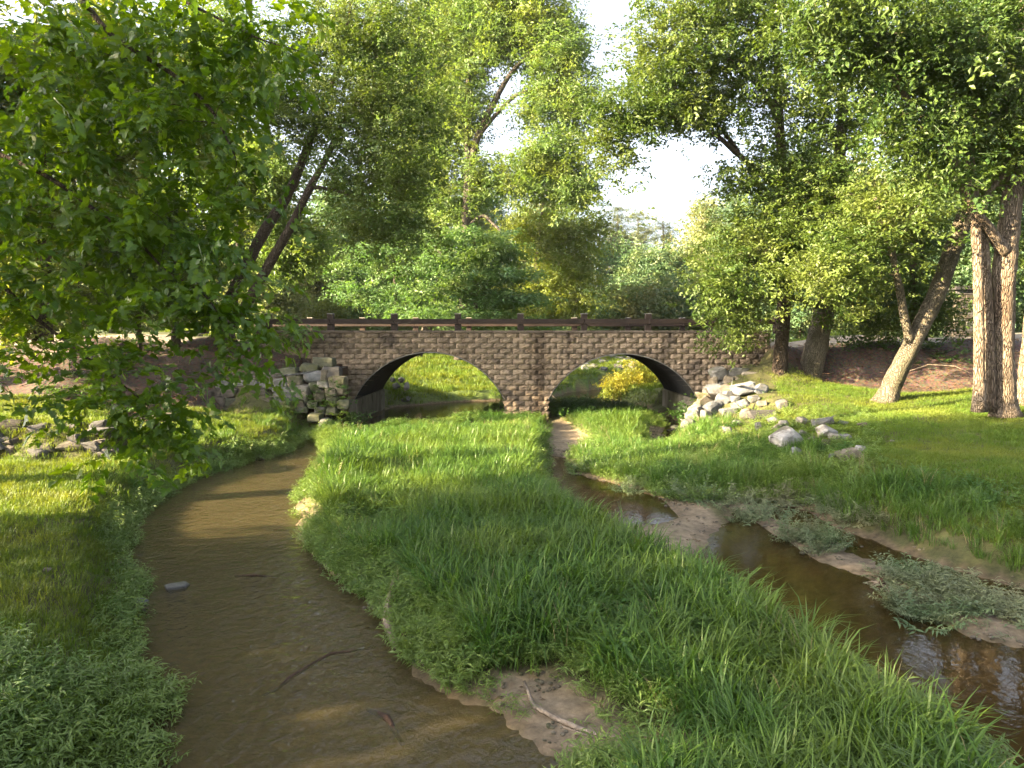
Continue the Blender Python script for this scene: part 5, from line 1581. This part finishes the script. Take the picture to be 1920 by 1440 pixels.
# mid bar between the right stream and the island
midbar = lambda X, Y: (X > .6) & (X < 6.5) & (Y > 13) & ~on_isl(X, Y)
plant('bar_grass', 'tall', field(.6, 7, 13.5, 25.8, 60, lambda X, Y, z, w, s, m: midbar(X, Y) & ~inrock(X, Y) & (w > .15) & (s > .05) & (z < .6) & (vnoise(X, Y, .5, 27) > -.35)), .65, 1.1, 'tall grass hummocks on the gravel bar right of the island', 'grass')
plant('bar_weeds', 'weed', field(.6, 7, 13, 26, 60, lambda X, Y, z, w, s, m: midbar(X, Y) & (w > -.02) & (s > -.05) & (z < .5)), .7, 1.2, 'low leafy weeds on the gravel bar below the right arch', lean=.25)
plant('arch_weeds', 'broad', field(1, 5.6, 24, 33, 16, lambda X, Y, z, w, s, m: (w > .1) & (s > .1) & (z < .7)), .8, 1.3, 'leafy weeds in the mouth of the right arch')
# pale weeds on the sand ridge and the muddy edge
def clumps(rows, per_m2=1.0):
    out = []
    for px, py, sx, sy, n in rows:
        for k in range(n):
            g = G(px + random.gauss(0, sx), py + random.gauss(0, sy), .03)
            out.append((g[0], g[1], max(float(hgt(g[0], g[1])), -.01)))
    return np.array(out)


plant('pale_weeds', 'pale', clumps([(1110, 882, 22, 5, 20), (1190, 912, 26, 5, 16), (1290, 938, 30, 5, 24), (1400, 946, 26, 5, 20), (1450, 945, 30, 4, 18), (1430, 972, 26, 6, 18), (1510, 1005, 24, 7, 26), (1550, 1028, 18, 7, 18),
                                    (1700, 1085, 26, 8, 26), (1770, 1108, 34, 9, 40), (1840, 1135, 30, 9, 28), (1890, 1135, 16, 8, 10), (1700, 1135, 20, 8, 14), (1770, 1160, 26, 9, 18), (1990, 1180, 50, 14, 26)]), .75, 1.25, 'pale dusty weeds sprawling over the sand ridge in the right channel', lean=.3)
rb = lambda X, Y: X > np.interp(Y, [0, 6, 8, 10, 13, 17, 22], [7.5, 6.8, 6.0, 5.2, 4.6, 3.4, 4.5])
plant('pale_bank_weeds', 'pale', field(3, 10, 6, 19, 45, lambda X, Y, z, w, s, m: rb(X, Y) & (w > .06) & (w < .4) & (z > .02) & (vnoise(X, Y, 1.1, 44) > -.35)), .65, 1.15, 'pale dusty weeds along the muddy foot of the right bank', lean=.3)
# right bank and lawn
plant('bank_grass', 'tall', field(3, 13, 5, 22, 75, lambda X, Y, z, w, s, m: rb(X, Y) & (w > .16) & (s > .08) & (z < .62 + .12 * vnoise(X, Y, .7, 35)), 13), .55, 1.0, 'tall grass on the lower slope of the right bank', 'grass')
plant('bank_weeds', 'broad', field(3, 13, 5, 20, 26, lambda X, Y, z, w, s, m: rb(X, Y) & (w > .5) & (z > .25) & (z < .75) & (vnoise(X, Y, .5, 36) > 0)), .45, .85, 'leafy weeds mixed into the right bank slope')
plant('right_lawn', 'lawn', field(3, 20, 5, 26, 120, lambda X, Y, z, w, s, m: rb(X, Y) & (~inrock(X, Y) | (rng.random(X.shape) < .12)) & (w > .3) & (z > .35) & (m < .35 + .3 * vnoise(X, Y, 1.2, 37)), 15), .8, 1.35, 'short green lawn on the right bank under the trees', 'grass')
# left bank
plant('left_lawn', 'lawn', field(-16, -1, 3.6, 25, 130, lambda X, Y, z, w, s, m: leftside(X, Y) & (w > .12) & (m < .3 + .3 * vnoise(X, Y, 1.2, 38)), 13), .85, 1.5, 'short lush lawn on the left bank', 'grass')
plant('left_bank_weeds', 'weed', field(-10, -1, 3.6, 25, 140, lambda X, Y, z, w, s, m: leftside(X, Y) & (w > -.10) & (w < .26 + .3 * vnoise(X, Y, .6, 39) + 1.1 * (Y < 5.8)), 11), .65, 1.1, 'narrow-leaved weeds hanging over the left water edge', lean=.25)
plant('left_bank_grass', 'tall', field(-9, -3, 9, 25, 40, lambda X, Y, z, w, s, m: leftside(X, Y) & (w > .1) & (w < 1.3) & (Y > 13.5) & (vnoise(X, Y, .7, 40) > -.2)), .4, .75, 'clumps of grass along the left bank near the stone wall', 'grass')
plant('tuft_weeds', 'weed', np.array([list(hit(458 + random.gauss(0, 22), 850 + random.gauss(0, 6))) for _ in range(60)] + [list(G(626 + random.gauss(0, 20), 826 + random.gauss(0, 5), .05)) for _ in range(90)]), .9, 1.5, 'sunlit weed tufts where the left channel narrows', lean=.3)
plant('slope_weeds', 'vine', field(-14, 16, 18, 26, 7, lambda X, Y, z, w, s, m: (m > .6) & ~BRIDGEBOX(X, Y) & (vnoise(X, Y, .35, 41) > .1)), .5, 1.0, 'low leafy plants scattered on the mulched slopes')
plant('wall_weeds', 'vine', np.array([list(W(380 + x / 3.31, 560 + y / 3.31, 23.95)) for x, y in [(random.choice([620, 800, 480, 560, 700, 850, 740, 880]) + random.gauss(0, 40), random.uniform(520, 760)) for _ in range(70)]]), .35, .6, 'small ferns and weeds rooted in the stone wall')
plant('leaf_litter', 'litter', field(-18, 22, 18, 27, 9, lambda X, Y, z, w, s, m: (m > .4) & ~BRIDGEBOX(X, Y)), .8, 1.6, 'dead leaves and twigs lying on the mulched slopes', 'leaf litter', lean=.1)
plant('sand_litter', 'litter', field(-1, 9, 4, 22, 2.2, lambda X, Y, z, w, s, m: (s < .1) & (w > .02)), .4, .8, 'scraps of dead leaf and twig on the sand bars', 'leaf litter', lean=.1)
plant('pebbles', 'pebble', field(-8, 9, 4, 26, 26, lambda X, Y, z, w, s, m: (w > -.12) & (w < .5) & ((s < .05) | (w < .06)) & ((Y > 16) | (rng.random(X.shape) < .35))), .6, 1.5, 'small pebbles on the gravel patches and water margins', 'pebbles', lean=.1)
# meadow beyond the bridge
plant('meadow_grass', 'meadow', field(-16, 18, 32, 66, 14, lambda X, Y, z, w, s, m: (w > .15) & ~BRIDGEBOX(X, Y)), .7, 1.2, 'sunlit meadow grass seen through the arches', 'grass')
plant('rock_bank_weeds', 'weed', np.array([list(hit(random.uniform(1290, 1640), random.uniform(770, 900))) for _ in range(330)]), .7, 1.25, 'weeds between the loose rocks on the right bank', lean=.25)

# air: pale summer haze round the whole scene
mb = MB(); mb.box(-300, 300, -120, 470, -3, 60)
hm, nt, out = newmat('haze_air')
pv = N(nt, 'ShaderNodeVolumePrincipled')
pv.inputs['Color'].default_value = (.95, .97, 1, 1)
pv.inputs['Density'].default_value = HAZE
pv.inputs['Anisotropy'].default_value = .2
nt.links.new(pv.outputs[0], out.inputs['Volume'])
if HAZE > 0:
    tag(put('haze', mb.mesh('haze', hm)), 'pale summer haze in the air', kind='stuff')
